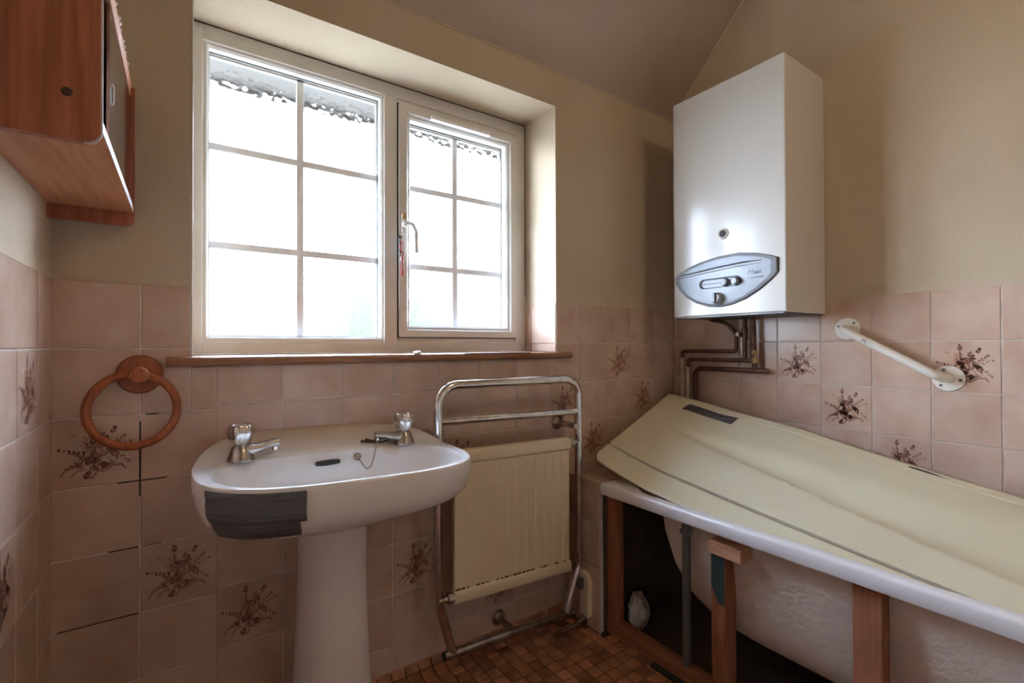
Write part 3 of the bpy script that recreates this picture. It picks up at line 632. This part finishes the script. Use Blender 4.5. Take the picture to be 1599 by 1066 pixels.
# duct tape over the front left corner: thin sheet following the outer surface
b = BM(); rn = random.Random(2)
a0, a1 = PI*1.165, PI*1.424; NT_ = 40
rows = [OUT[1], OUT[2], (0, -0.022, 1.009), OUT[3], OUT[4], (0, -0.061, 0.984), OUT[5], (0, -0.078, 0.956), OUT[6]]
def tape_strip(rws, b0, b1, ex, name, lab):
    g2 = []
    for ri, row in enumerate(rws):
        e0 = b0+rn.uniform(-0.010, 0.014); e1 = b1+rn.uniform(-0.003, 0.003)
        g2.append([outer_pt(lerp(e0, e1, k/NT_), row, ex+0.0005*math.sin(k*1.7+ri*2.1)) for k in range(NT_+1)])
    bb = BM(); loft(bb, g2, False); ob = part(name, bb, M_TAPE, basin, True, lab)
    md = ob.modifiers.new('thick', 'SOLIDIFY'); md.thickness = 0.0010; md.offset = 1.0
tape_strip(rows[3:], a0+0.01, a1-0.042, 0.0034, 'duct_tape', 'dark grey duct tape under the basin corner')
tape_strip(rows[:6], a0, a1, 0.0050, 'duct_tape', 'dark grey duct tape over the basin corner')

# ------------------------------------------------------------------ towel rail with radiator panel
rad = thing('towel_radiator', 'chrome towel rail with a cream ribbed radiator panel beside the basin', 'radiator', (1.12, -0.105, 0.0))
YT, XL, XRr = -0.100, 0.848, 1.403
def dz_(x, z): return z - 0.052*(x-XL)*max(0, min(1, (0.80-z)/0.25))
def D(x, y, z): return (x, y, dz_(x, z))
loop = rounded([D(0.895, YT, 0.088), D(0.886, YT, 0.115), D(XL, YT, 0.245), D(XL, YT, 0.882), D(XRr, YT, 0.882), D(XRr, YT, 0.245), D(1.352, YT, 0.115), D(1.343, YT, 0.088)], [0, 0.03, 0.05, 0.062, 0.062, 0.05, 0.03, 0], 8)
part('rail_hoop', tube(BM(), loop, 0.0142, 16), M_CHROME, rad, True)
part('cross_bar', tube(BM(), [D(XL, YT, 0.775), D(XRr, YT, 0.767)], 0.0115, 16), M_CHROME, rad, True)
b = BM(); pa, pb = D(0.866, YT, 0.083), D(1.375, YT, 0.080); tube(b, [pa, pb], 0.0145, 18); part('foot_bar', b, M_CHROMED, rad, True)
part('foot_bar_end', lathe(BM(), [(0.0115, 0), (0.0115, 0.001)], (pa[0]-0.0012, pa[1], pa[2]), (1, 0, 0), 18), M_DARK, rad)
for (x, z, yy) in ((1.385, 0.712, YT), (1.120, 0.071, YT), ):
    b = BM(); lathe(b, [(0.027, 0), (0.026, 0.004), (0.020, 0.010), (0.013, 0.018), (0.0105, 0.026), (0.0105, 0.104)], (x, -0.004, z), (0, -1, 0), 22); part('wall_bracket', b, M_CHROMED, rad, True)
b = BM(); lathe(b, [(0.027, 0), (0.026, 0.004), (0.020, 0.010), (0.013, 0.018), (0.0105, 0.026), (0.0105, 0.104)], (0.852, -0.004, 0.715), (0, -1, 0), 22); part('wall_bracket', b, M_CHROMED, rad, True)
# ribbed panel with top and bottom headers
PX0, PX1, PZ0, PZ1 = 0.890, 1.345, 0.238, 0.690
def header(zc, h):
    b = BM(); rg = []
    for x, sc in ((PX0, 0.9), (PX0+0.004, 1.0), (PX1-0.004, 1.0), (PX1, 0.9)):
        rg.append([(x, -0.112+0.016*sc*spow(math.cos(a), 0.6), dz_(x, zc)+h*sc*spow(math.sin(a), 0.6)) for a in [2*PI*k/20 for k in range(20)]])
    loft(b, rg, True, True, True); return part('header', b, M_CREAMR, rad, True)
header(PZ1-0.020, 0.022); header(PZ0+0.020, 0.021)
b = BM(); NR = 12; rg = [[], []]; pts = []
for k in range(NR):
    xa = lerp(PX0+0.002, PX1-0.002, k/NR); wdt = (PX1-PX0-0.004)/NR
    for f, y in ((0.0, -0.1192), (0.06, -0.1205), (0.88, -0.1205), (0.94, -0.1192)): pts.append((xa+f*wdt, y))
pts.append((PX1-0.002, -0.1175))
bk = [(PX1-0.002, -0.1050), (PX0+0.002, -0.1050)]
loft(b, [[(x, y, dz_(x, z)) for x, y in pts+bk] for z in (PZ0+0.03, PZ1-0.03)], True, True, True)
part('ribbed_panel', b, M_CREAMR, rad)
b = BM(); rn = random.Random(8)
for k in range(26):
    if rn.random() < 0.7:
        x = lerp(PX0+0.012, PX1-0.012, k/25); wv = rn.uniform(0.004, 0.010); z = dz_(x, PZ0+0.042)
        lathe(b, [(0.001, 0), (wv*0.6, 0.0005), (wv, 0.001), (0.001, 0.0014)], (x, -0.1210, z), (0, -1, 0), 8)
        for v in b.verts[-32:]: v.co.z = z+(v.co.z-z)*0.45
part('rust_spot', b, M_RUST, rad, label='rust along the lower seam')['kind'] = 'stuff'
for (x, z, s) in ((PX0, 0.258, -1), (PX1, 0.672, 1), (PX1, 0.258, 1)):
    b = BM(); zz_ = dz_(x, z); lathe(b, [(0.012, 0), (0.016, 0.001), (0.016, 0.006), (0.0175, 0.007), (0.0175, 0.019), (0.010, 0.021), (0.008, 0.03), (0.008, 0.046)], (x, -0.1115, zz_), (s, 0, 0), 6 if s < 0 else 16)
    part('valve_nut', b, M_CHROMED, rad)
# cream plastic valve cover by the boxing
vc = thing('valve_cover', 'small cream plastic pipe cover at the foot of the tiled boxing', 'pipe cover', (1.40, -0.13, 0.0))
b = BM(); prf = [(-0.150, 0.045), (-0.150, 0.168), (-0.138, 0.190), (-0.112, 0.196), (-0.108, 0.045)]
loft(b, [[(x, y, z) for y, z in prf] for x in (1.398, 1.4195)], True, True, True); part('cover', b, M_CREAMR, vc)
part('pipe', tube(BM(), rounded([(1.405, -0.13, 0.050), (1.405, -0.13, 0.036), (1.35, -0.132, 0.026), (1.27, -0.130, 0.024)], 0.012), 0.0075, 10), M_CHROMED, vc, True)
part('pipe_tail', tube(BM(), [(1.405, -0.13, 0.0), (1.405, -0.13, 0.05)], 0.0075, 10), M_COPPER, vc, True)
part('valve_body', boxbm(1.384, 1.3985, -0.132, -0.112, 0.140, 0.178, 0.003), M_SCREW, vc)

# ------------------------------------------------------------------ boiler
boiler = thing('boiler', 'white wall-hung gas boiler with a silver control panel in the corner', 'boiler', (1.95, -0.42, 1.105))
BF, BY0, BY1, BZ0, BZ1 = 1.806, -0.632, -0.211, 1.107, 1.937
part('casing', boxbm(BF, XR-0.001, BY0, BY1, BZ0, BZ1, 0.004, 2), M_BOILER, boiler)
part('underside', boxbm(BF+0.01, XR-0.005, BY0+0.01, BY1-0.01, BZ0-0.004, BZ0+0.002), M_SCREW, boiler)
# pointed-oval control panel, built in (y, z) on the front face, toward -X
pc = (-0.416, 1.222)
ptsU = [(-0.224, 1.239), (-0.226, 1.262), (-0.245, 1.276), (-0.28, 1.291), (-0.33, 1.305), (-0.40, 1.315), (-0.475, 1.317), (-0.54, 1.306), (-0.585, 1.292), (-0.608, 1.282), (-0.608, 1.237), (-0.585, 1.213), (-0.55, 1.186), (-0.50, 1.158), (-0.45, 1.141), (-0.405, 1.136), (-0.36, 1.141), (-0.31, 1.157), (-0.27, 1.183), (-0.242, 1.212)]
b = BM()
def pring(s, x): return [(x, pc[0]+(y-pc[0])*s, pc[1]+(z-pc[1])*s) for y, z in ptsU]
loft(b, [pring(1.0, BF+0.001), pring(1.0, BF-0.005), pring(0.985, BF-0.008), pring(0.9, BF-0.0105), pring(0.5, BF-0.0135), pring(0.1, BF-0.0145)], True, True, True)
cpnl = part('control_panel', b, M_PANEL, boiler, False)
part('panel_shadow_gap', loftbm([pring(1.012, BF+0.001), pring(1.012, BF-0.003)], True, True, True), M_DARK, boiler)
def styled(pts, x, r, m, name, par):
    return part(name, tube(BM(), [(x, y, z) for y, z in pts], r, 8), m, par, True)
styled([(-0.245, 1.262), (-0.33, 1.270), (-0.42, 1.277), (-0.50, 1.281), (-0.56, 1.280)], BF-0.0132, [0.0008, 0.0028, 0.0032, 0.0026, 0.0006], M_SCREW, 'styling_groove', cpnl)
styled([(-0.245, 1.253), (-0.33, 1.260), (-0.42, 1.266), (-0.50, 1.270), (-0.56, 1.271)], BF-0.0136, [0.0006, 0.0014, 0.0014, 0.0012, 0.0005], M_SCREW, 'styling_groove', cpnl)
# slider window: recessed stadium with a rim, knobs
def stadium(y0, y1, z0, r, x, n=10):
    out = []
    for k in range(n+1): a = PI/2+PI*k/n; out.append((x, y1-r-r*math.cos(a), z0+r*math.sin(a)))
    for k in range(n+1): a = -PI/2+PI*k/n; out.append((x, y0+r-r*math.cos(a), z0+r*math.sin(a)))
    return out
slw = [( -0.342, 1.222), (-0.49, 1.222)]
part('slider_slot', loftbm([stadium(-0.492, -0.332, 1.221, 0.0175, BF-0.012), stadium(-0.492, -0.332, 1.221, 0.0175, BF-0.0158)], True, True, True), M_DARK, cpnl)
part('slider_plate', loftbm([stadium(-0.486, -0.345, 1.2195, 0.0135, BF-0.013), stadium(-0.486, -0.345, 1.2195, 0.0135, BF-0.0163)], True, True, True), M_PANEL, cpnl)
part('slider_line', boxbm(BF-0.0168, BF-0.016, -0.42, -0.348, 1.2185, 1.2205), M_DARK, cpnl)
for y in (-0.437, -0.474):
    b = BM(); lathe(b, [(0.014, 0), (0.0135, 0.014), (0.010, 0.018), (0.0, 0.018)], (BF-0.012, y, 1.2195), (-1, 0, 0), 20); kn = part('slider_knob', b, M_PANEL, cpnl, True)
    part('knob_grip', boxbm(BF-0.034, BF-0.026, y-0.013, y-0.002, 1.209, 1.230, 0.003), M_SCREW, kn)
b = BM(); lathe(b, [(0.026, 0), (0.025, 0.004), (0.019, 0.006), (0.0185, 0.022), (0.015, 0.026), (0.0, 0.026)], (BF-0.009, -0.405, 1.166), (-1, 0, 0), 28); kn = part('thermostat_knob', b, M_PANEL, cpnl, True)
part('knob_grip', boxbm(BF-0.042, BF-0.032, -0.411, -0.401, 1.148, 1.184, 0.003), M_SCREW, kn)
b = BM(); lathe(b, [(0.020, 0), (0.020, 0.003), (0.016, 0.005), (0.0135, 0.003)], (BF, -0.419, 1.395), (-1, 0, 0), 24, True, True); sg = part('sight_glass', b, M_CREAMP, boiler, True)
part('sight_hole', lathe(BM(), [(0.0125, 0), (0.0125, 0.0042)], (BF, -0.419, 1.395), (-1, 0, 0), 20), M_DARK, sg)
def text(s, size, loc, m, name, par, rot, shear=0.0):
    cu = bpy.data.curves.new(name, 'FONT'); cu.body = s; cu.size = size; cu.extrude = 0.0002; cu.shear = shear
    t_ = bpy.data.objects.new(name, cu); COL.objects.link(t_); dg = bpy.context.evaluated_depsgraph_get()
    me = bpy.data.meshes.new_from_object(t_.evaluated_get(dg)); bpy.data.objects.remove(t_)
    me.transform(Matrix.Translation(loc) @ rot); me.materials.clear(); me.materials.append(m)
    o = bpy.data.objects.new(name, me); COL.objects.link(o); o.parent = par; return o
RB = Matrix(((0, 0, -1, 0), (-1, 0, 0, 0), (0, 1, 0, 0), (0, 0, 0, 1)))
text('Main', 0.024, (BF-0.0132, -0.512, 1.2360), M_PRINTG, 'logo_print', cpnl, RB, 0.25)
b = BM()
for k in range(9): box(b, BF-0.0128, BF-0.0122, -0.516-0.0058*k-0.0042, -0.516-0.0058*k, 1.2220+0.0002*k, 1.2262+0.0002*k)
part('small_print', b, M_PRINTG, cpnl)
b = BM()
for y in (-0.35, -0.385, -0.42, -0.455, -0.482): box(b, BF-0.0134, BF-0.0128, y-0.002, y, 1.2445, 1.2485)
part('scale_mark', b, M_PRINTG, cpnl)['kind'] = 'stuff'

# pipes below the boiler
pw = thing('boiler_pipework', 'tarnished copper pipes running from under the boiler down into the corner', 'pipes', (2.05, -0.25, 0.62))
XP = 2.056
part('pipe', tube(BM(), rounded([(1.97, -0.262, 1.102), (XP, -0.278, 1.09), (XP, -0.320, 1.045), (XP, -0.320, 0.976), (XP, -0.068, 0.973), (XP, -0.068, 0.93)], [0, .03, .04, .012, .012, 0]), 0.0080, 12), M_COPPER, pw, True)
part('pipe_drop', tube(BM(), [(XP, -0.068, 0.945), (XP, -0.067, 0.53)], 0.0082, 12), M_PIPEW, pw, True, 'cream painted pipe')
part('pipe', tube(BM(), rounded([(XP-0.005, -0.358, 1.1025), (XP-0.005, -0.358, 0.94), (XP, -0.097, 0.938), (XP, -0.097, 0.89)], 0.012), 0.0082, 12), M_COPPER, pw, True)
part('pipe_drop', tube(BM(), [(XP, -0.097, 0.905), (XP, -0.096, 0.53)], 0.0084, 12), M_PIPEW, pw, True, 'cream painted pipe')
part('pipe', tube(BM(), rounded([(XP, -0.395, 0.939), (XP, -0.355, 0.939)], 0.01), 0.0085, 12), M_COPPER, pw, True)
part('pipe', tube(BM(), rounded([(XP, -0.445, 0.901), (XP, -0.132, 0.901), (XP, -0.132, 0.53)], 0.032), 0.0100, 12), M_COPPER, pw, True)
part('pipe', tube(BM(), [(XP-0.008, -0.392, 1.1025), (XP-0.004, -0.396, 0.90)], 0.0095, 12), M_COPPER, pw, True)
b = BM(); lathe(b, [(0.012, 0), (0.013, 0.002), (0.013, 0.018), (0.010, 0.02), (0.010, 0.034), (0.013, 0.036), (0.013, 0.05)], (XP-0.004, -0.396, 0.93), (0, 0, 1), 8); part('compression_joint', b, M_BRASS, pw)
b = BM(); lathe(b, [(0.012, 0), (0.012, 0.05)], (XP-0.005, -0.358, 1.02), (0, 0, 1), 12); lathe(b, [(0.008, 0), (0.008, 0.022)], (XP-0.012, -0.352, 1.042), (-1, 0.35, 0), 12); vv = part('isolating_valve', b, M_COPPER, pw)
b = BM(); lathe(b, [(0.0055, 0.0), (0.0085, 0.0), (0.0085, 0.003), (0.0055, 0.003)], (XP-0.034, -0.3445, 1.042), (-1, 0.35, 0), 16); part('valve_ring', b, M_WHITEP, vv)
part('pipe', tube(BM(), [(XP-0.012, -0.349, 1.03), (XP-0.012, -0.349, 0.96)], 0.006, 10), M_CHROMED, pw, True)

# ------------------------------------------------------------------ grab rail on the right wall
gr = thing('grab_rail', 'white angled grab rail fixed on the tiles above the bath', 'grab rail', (2.07, -0.83, 0.90))
A0, A1 = (XR-0.0035, -0.699, 1.054), (XR-0.0035, -0.956, 0.900)
off = 0.062
path = rounded([A0, (XR-off, -0.705, 1.050), (XR-off, -0.950, 0.904), A1], 0.035, 8)
part('bar', tube(BM(), path, 0.0130, 18), M_CREAMP, gr, True)
for k, (p, ang0) in enumerate(((A0, 0.3), (A1, 1.2))):
    b = BM(); lathe(b, [(0.0375, 0), (0.0375, 0.002), (0.036, 0.0038), (0.015, 0.0048)], p, (-1, 0, 0), 36); fl_ = part('flange', b, M_CREAMP, gr, True)
    for q in range(3):
        a = ang0+2*PI*q/3; part('screw', lathe(BM(), [(0.0042, 0.0), (0.004, 0.0056), (0.001, 0.006)], (p[0], p[1]+0.027*math.cos(a), p[2]+0.027*math.sin(a)), (-1, 0, 0), 12), M_SCREW, fl_)
b = BM(); dv = Vector((0, -0.245, -0.146)).normalized(); up_ = Vector((0, -dv.z, dv.y))*-1; base = Vector((XR-off-0.0132, -0.765, 1.0145))
for (u0, u1, v0, v1) in ((0, .002, -.005, .005), (0, .006, .003, .005), (0, .005, -.001, .001), (.008, .010, -.005, .005), (.008, .013, .003, .005), (.008, .013, -.005, -.003), (.018, .020, -.001, .001)):
    vs4 = [base+dv*u+up_*v for u, v in ((u0, v0), (u1, v0), (u1, v1), (u0, v1))]; f = b.faces.new([b.verts.new(p) for p in vs4])
part('maker_mark', b, M_PRINTG, gr)

# ------------------------------------------------------------------ bath and its timber frame
bath = thing('bathtub', 'white bathtub with its side panel off, standing along the right wall', 'bathtub', (1.75, -1.0, 0.0))
X0, X1, Y0, Y1, ZR = 1.417, 2.078, -1.86, -0.190, 0.524
bm = BM()
rings = [rrect(1.600, 1.95, -1.55, -0.66, 0.12, 0.158), rrect(1.560, 1.985, -1.60, -0.555, 0.13, 0.163), rrect(1.535, 2.01, -1.64, -0.47, 0.13, 0.185), rrect(1.520, 2.02, -1.66, -0.415, 0.12, 0.23), rrect(1.508, 2.035, -1.70, -0.375, 0.11, 0.30), rrect(1.494, 2.05, -1.75, -0.352, 0.10, 0.40), rrect(1.486, 2.06, -1.79, -0.350, 0.09, 0.488)]
loft(bm, rings, True, True, False); part('shell', bm, M_BATHU, bath, True, 'rough grey-cream underside of the bath')
bm = BM()
rings = [rrect(1.488, 2.058, -1.788, -0.352, 0.09, 0.487), rrect(X0+0.010, X1-0.002, Y0+0.002, Y1-0.004, 0.008, 0.487), rrect(X0+0.001, X1, Y0, Y1-0.001, 0.010, 0.4872), rrect(X0, X1, Y0, Y1, 0.010, 0.489), rrect(X0, X1, Y0, Y1, 0.010, 0.5165), rrect(X0+0.0015, X1-0.001, Y0+0.001, Y1-0.001, 0.011, 0.5205), rrect(X0+0.005, X1-0.004, Y0+0.004, Y1-0.004, 0.012, ZR-0.0005), rrect(X0+0.010, X1-0.006, Y0+0.006, Y1-0.008, 0.013, ZR),
         rrect(X0+0.031, X1-0.035, Y0+0.09, Y1-0.09, 0.09, ZR), rrect(X0+0.036, X1-0.039, Y0+0.094, Y1-0.094, 0.09, 0.5225), rrect(X0+0.042, X1-0.043, Y0+0.10, Y1-0.10, 0.10, 0.515), rrect(1.505, 2.02, -1.73, -0.385, 0.10, 0.44), rrect(1.535, 2.00, -1.66, -0.425, 0.12, 0.28), rrect(1.57, 1.98, -1.60, -0.50, 0.12, 0.19), rrect(1.63, 1.93, -1.54, -0.66, 0.10, 0.172)]
loft(bm, rings, True, False, True); part('tub', bm, M_BATH, bath, True)
part('leg', tube(BM(), [(1.472, -0.497, 0.0), (1.472, -0.497, 0.488)], 0.0125, 14), M_SCREW, bath, True, 'dark metal support leg')
part('leg_clamp', boxbm(1.457, 1.487, -0.511, -0.483, 0.435, 0.450, 0.003), M_SCREW, bath)
part('leg', tube(BM(), [(1.53, -1.45, 0.0), (1.53, -1.45, 0.49)], 0.012, 14), M_SCREW, bath, True)
frame = thing('timber_bath_frame', 'reddish stained timber frame left under the bath edge', 'timber frame', (1.47, -0.8, 0.0))
part('sole_plate', boxbm(1.450, 1.495, -1.80, -0.190, 0.0012, 0.045, 0.003), M_TIMBERH, frame)
part('post', boxbm(1.450, 1.495, -0.230, -0.1925, 0.0455, 0.485, 0.003), M_TIMBER, frame)
ps = part('post', boxbm(1.452, 1.508, -0.632, -0.590, 0.0455, 0.420, 0.003), M_TIMBER, frame)
b = BM(); rn = random.Random(4); prev = None; col_ = []
for k in range(13):
    z = lerp(0.285, 0.42, k/12); y0 = -0.591 if z > 0.33 else lerp(-0.612, -0.591, (z-0.285)/0.045); col_.append((y0, -0.6315, z))
loft(b, [[(1.4515, a, z) for a, _, z in col_], [(1.4515, c, z+rn.uniform(-.002, .002)) for _, c, z in col_]], False)
part('paint_patch', b, M_GREENP, ps, label='dark green paint left on the post')
part('packing_block', boxbm(1.440, 1.50, -0.684, -0.588, 0.4205, 0.456, 0.002), M_TIMBERP, frame, label='pale raw timber block')
part('post', boxbm(1.450, 1.492, -0.990, -0.934, 0.0455, 0.485, 0.003), M_TIMBER, frame)
part('post', boxbm(1.450, 1.495, -1.45, -1.38, 0.0455, 0.485, 0.003), M_TIMBER, frame)
tag(obj('shadow_edge_strip', boxbm(1.428, 1.449, -0.75, -0.395, -0.0005, 0.010, 0.002), M_DARK), 'floor strip coloured black for the shadow along the timber', 'floor strip')  # black colour stands for the shadow between floor and sole plate
# crumpled white bag under the bath
b = BM(); bmesh.ops.create_icosphere(b, subdivisions=4, radius=1.0); rn = random.Random(11)
offs = [(Vector((rn.gauss(0, 1), rn.gauss(0, 1), rn.gauss(0, 1))).normalized(), rn.uniform(-0.22, 0.16)) for _ in range(150)]
for v in b.verts:
    n = v.co.normalized(); s = 1.0
    for d, h in offs:
        q = n.dot(d)
        if q > 0.93: s += h*(q-0.93)/0.07
    v.co = Vector((1.562+n.x*0.040*s, -0.236+n.y*0.038*s, max(0.0015, 0.062+n.z*0.064*s)))
tag(obj('crumpled_bag', b, M_BAG), 'crumpled white plastic bag on the floor under the bath', 'plastic bag')

# ------------------------------------------------------------------ loose bath panel lying across the bath
bp_ = thing('bath_panel', 'loose cream plastic bath panel lying across the bathtub', 'bath panel', (1.74, -0.8, 0.52))
LT = [(0.0, 1.455, -0.118, 0.597), (0.014, 1.458, -0.140, 0.586), (0.07, 1.465, -0.235, 0.557), (0.135, 1.474, -0.343, 0.5295), (0.19, 1.480, -0.43, 0.516), (0.33, 1.497, -0.66, 0.478), (0.54, 1.527, -1.0, 0.43), (1.0, 1.58, -1.72, 0.33)]
TT = [(0.0, 1.952, -0.077, 0.793), (0.09, 1.962, -0.223, 0.772), (0.165, 1.968, -0.343, 0.749), (0.32, 1.985, -0.590, 0.712), (0.43, 2.0, -0.772, 0.668), (0.53, 2.012, -0.930, 0.635), (0.645, 2.03, -1.113, 0.600), (1.0, 2.055, -1.68, 0.50)]
NU, NV = 120, 54
def relief(u, v):
    """raised wedge moulding across the panel, groove along the lower edge"""
    h = 0.0
    g0 = abs(v-0.185); h -= 0.006*max(0, min(1, 1.6-g0/0.008))
    g1 = abs(v-0.935); h -= 0.003*max(0, min(1, 1.5-g1/0.006))
    vlo = lerp(0.60, 0.36, min(1, max(0, (u-0.08))/0.62)**0.85); vhi = lerp(0.64, 0.80, min(1, max(0, (u-0.08))/0.62)**0.8)
    if u > 0.07 and v > vlo-0.02:
        amp = 0.030*min(1, (u-0.07)/0.22); wv = max(0.03, vhi-vlo)
        t = (v-vlo)/(0.36*wv); t2 = (t-1)*0.36/0.64
        if 0 < t <= 1: h -= amp*(1-(1-t)**2)
        elif t > 1 and t2 < 1: h -= amp*(1-t2*t2*(3-2*t2))
    return h
def surf(u, v, lift=0.0):
    L = Vector(interp(LT, u)); T_ = Vector(interp(TT, u)); p = L.lerp(T_, v)
    d = (T_-L).normalized(); L2 = Vector(interp(LT, min(1, u+0.01))); L1 = Vector(interp(LT, max(0, u-0.01))); n = d.cross(L2-L1).normalized()
    if n.z < 0: n = -n
    sag = -0.010*math.sin(PI*v)*0
    return p+n*(relief(u, v)+lift+sag)
b = BM(); rows_ = []
VL = sorted({round(j/NV, 4) for j in range(NV+1)} | {round(0.185+0.002*k, 4) for k in range(-8, 9)} | {round(0.935+0.002*k, 4) for k in range(-6, 7)})
for i in range(NU+1):
    u = (i/NU)**1.15; rr_ = []
    for j in range(len(VL)):
        v = VL[j]
        uu = max(u, 0.0+0.014*max(0, 1-v/0.05)) if i < 3 else u
        rr_.append(surf(uu, v))
    rows_.append(rr_)
loft(b, rows_, False)
gd = loftbm([[surf(0.012+0.95*k/80, vv_, 0.0012+(0.005 if 0.176 < vv_ < 0.194 else 0)) for vv_ in (0.1785, 0.1915)] for k in range(81)], False)
part('groove_line', gd, M_GROOVE, bp_, label='grey line along the groove')
ob = part('sheet', b, M_BPANEL, bp_, True); md = ob.modifiers.new('thick', 'SOLIDIFY'); md.thickness = 0.004; md.offset = -1.0
b = BM(); gridt = []
for i in range(9):
    u = lerp(0.066, 0.190, i/8); gridt.append([surf(u+0.006*(j/4), lerp(0.842, 0.930-0.012*math.sin(PI*i/8), j/4), 0.0012+0.0010*math.sin(i*1.3+j)) for j in range(5)])
loft(b, gridt, False); ob = part('duct_tape', b, M_TAPE, bp_, True, 'strip of dark grey tape'); md = ob.modifiers.new('thick', 'SOLIDIFY'); md.thickness = 0.001; md.offset = 1
b = BM(); sp0 = [surf(lerp(0.50, 0.575, k/6), 0.965, 0.0008) for k in range(7)]; sp1 = [surf(lerp(0.50, 0.575, k/6), 0.965+0.016*math.sin(PI*min(1, k/6+0.25)), 0.0008) for k in range(7)]
loft(b, [sp0, sp1], False); part('split', b, M_MOULD_GAP, bp_, label='split near the upper edge')

# ------------------------------------------------------------------ towel ring
tr = thing('towel_ring', 'reddish wooden towel ring on the tiles left of the basin', 'towel ring', (0.148, -0.004, 0.94))
part('back_plate', lathe(BM(), [(0.0435, 0), (0.0435, 0.010), (0.040, 0.015), (0.012, 0.0165)], (0.150, -0.0035, 0.938), (0, -1, 0), 40), M_WOODT, tr, True)
part('peg', lathe(BM(), [(0.017, 0), (0.0165, 0.030), (0.0185, 0.038), (0.019, 0.046), (0.016, 0.053), (0.008, 0.0565), (0.0, 0.057)], (0.151, -0.016, 0.938), (0, -1, 0), 28), M_WOODT, tr, True)
rc, RR = Vector((0.1405, -0.0475, 0.862)), 0.0785
part('ring', tube(BM(), [rc+Vector((RR*math.cos(a), 0.006*math.sin(a), RR*math.sin(a))) for a in [2*PI*k/64+0.01 for k in range(65)]], 0.0088, 16), M_WOODT, tr, True)

# ------------------------------------------------------------------ wooden mirror cabinet on the left wall
cb = thing('bathroom_cabinet', 'reddish wooden wall cabinet with a mirror door in the top left corner', 'cabinet', (0.07, -0.29, 1.262))
def end_panel_bm(y0, y1, zt):
    b = BM(); pts = [(0.0005, 1.266), (0.124, 1.266)]+[(0.124+0.017*math.sin(a), 1.283-0.017*math.cos(a)) for a in [PI/2*k/6 for k in range(1, 7)]]+[(0.141, zt), (0.0005, zt)]
    loft(b, [[(x, y, z) for x, z in pts] for y in (y0, y1)], True, True, True); return b
part('end_panel', end_panel_bm(-0.560, -0.546, 1.60), M_WOODV, cb)
part('end_panel', end_panel_bm(-0.044, -0.030, 1.572), M_WOODV, cb)
part('end_edging', tube(BM(), [(0.1415, -0.5575, 1.60), (0.1415, -0.5575, 1.283)]+[(0.1245+0.0172*math.cos(a), -0.5575, 1.283-0.0172*math.sin(a)) for a in [PI/2*k/8 for k in range(1, 9)]], 0.0022, 8), M_EDGE, cb, True)
part('bottom_board', boxbm(0.0005, 0.138, -0.546, -0.044, 1.296, 1.310), M_WOODY, cb)
part('board_edging', boxbm(0.138, 0.1395, -0.546, -0.044, 1.296, 1.310), M_EDGE, cb)
part('top_board', boxbm(0.0005, 0.134, -0.546, -0.030, 1.573, 1.588), M_WOODY, cb)
part('top_rail', boxbm(0.108, 0.134, -0.546, -0.0445, 1.552, 1.5725), M_WOODY, cb)
md_ = part('mirror_door', boxbm(0.1285, 0.1325, -0.385, -0.0445, 1.311, 1.551), M_MIRROR, cb, label='sliding mirror door')
part('finger_pull', tube(BM(), rounded([(0.1325, -0.345, 1.405), (0.1340, -0.345, 1.412), (0.1340, -0.345, 1.434), (0.1325, -0.345, 1.441)], 0.006), 0.0011, 8), M_WHITEP, md_)
part('mirror_door', boxbm(0.110, 0.114, -0.545, -0.30, 1.311, 1.551), M_MIRROR, cb)
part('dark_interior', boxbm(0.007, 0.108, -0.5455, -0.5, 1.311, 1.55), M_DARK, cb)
part('back_board', boxbm(0.0005, 0.006, -0.545, -0.045, 1.310, 1.573), M_WOODV, cb)
part('knot', lathe(BM(), [(0.006, 0), (0.0055, 0.0006)], (0.1085, -0.560, 1.326), (0, -1, 0), 14), M_MOULD_GAP, cb, label='dark plugged screw hole')
b = BM(); rn = random.Random(9)
for k in range(14):
    y = lerp(-0.42, -0.12, k/13); bmesh.ops.create_icosphere(b, subdivisions=1, radius=rn.uniform(0.002, 0.006), matrix=Matrix.Translation((0.133, y+rn.uniform(-.01, .01), 1.5895)))
part('paint_flakes', b, M_WHITEP, cb, label='flaking white paint on the top edge')['kind'] = 'stuff'

# ------------------------------------------------------------------ unseen fill lamp added behind the viewer to lift the room
lp = thing('fill_lamp', 'unseen fill lamp added behind the viewer, shaped as an opal globe', 'lamp', (1.25, -1.75, 2.28))
part('base', lathe(BM(), [(0.07, 0), (0.07, -0.02), (0.05, -0.03)], (1.25, -1.75, 2.399), (0, 0, 1), 28), M_WHITEP, lp, True)
lm = bpy.data.materials.new('fill_lamp_glow'); lm.use_nodes = True; b_ = lm.node_tree.nodes['Principled BSDF']
b_.inputs['Base Color'].default_value = (0.9, 0.86, 0.78, 1); b_.inputs['Emission Color'].default_value = (1.0, 0.76, 0.52, 1); b_.inputs['Emission Strength'].default_value = FILL_LAMP
part('globe', lathe(BM(), [(0.05*1, 0.0)]+[(0.18*math.sin(a), -0.16+0.18*math.cos(a)) for a in [0.29+ (PI-0.30)*k/14 for k in range(15)]], (1.25, -1.75, 2.375), (0, 0, 1), 28), lm, lp, True)
# limescale and brown water stains on the basin deck (they keep their own shape)
stain(M_CERAM, (0.60, 0.47, 0.29), (0.54, -0.02, 0.77), 0.13, 0.75, 14.0, (0.30, 1.0, 0.6))
stain(M_CERAM, (0.40, 0.26, 0.12), (0.352, -0.178, 0.742), 0.030, 0.8, 30.0, (0.8, 1, 1))
stain(M_CERAM, (0.40, 0.26, 0.12), (0.690, -0.150, 0.738), 0.030, 0.8, 30.0, (0.8, 1, 1))
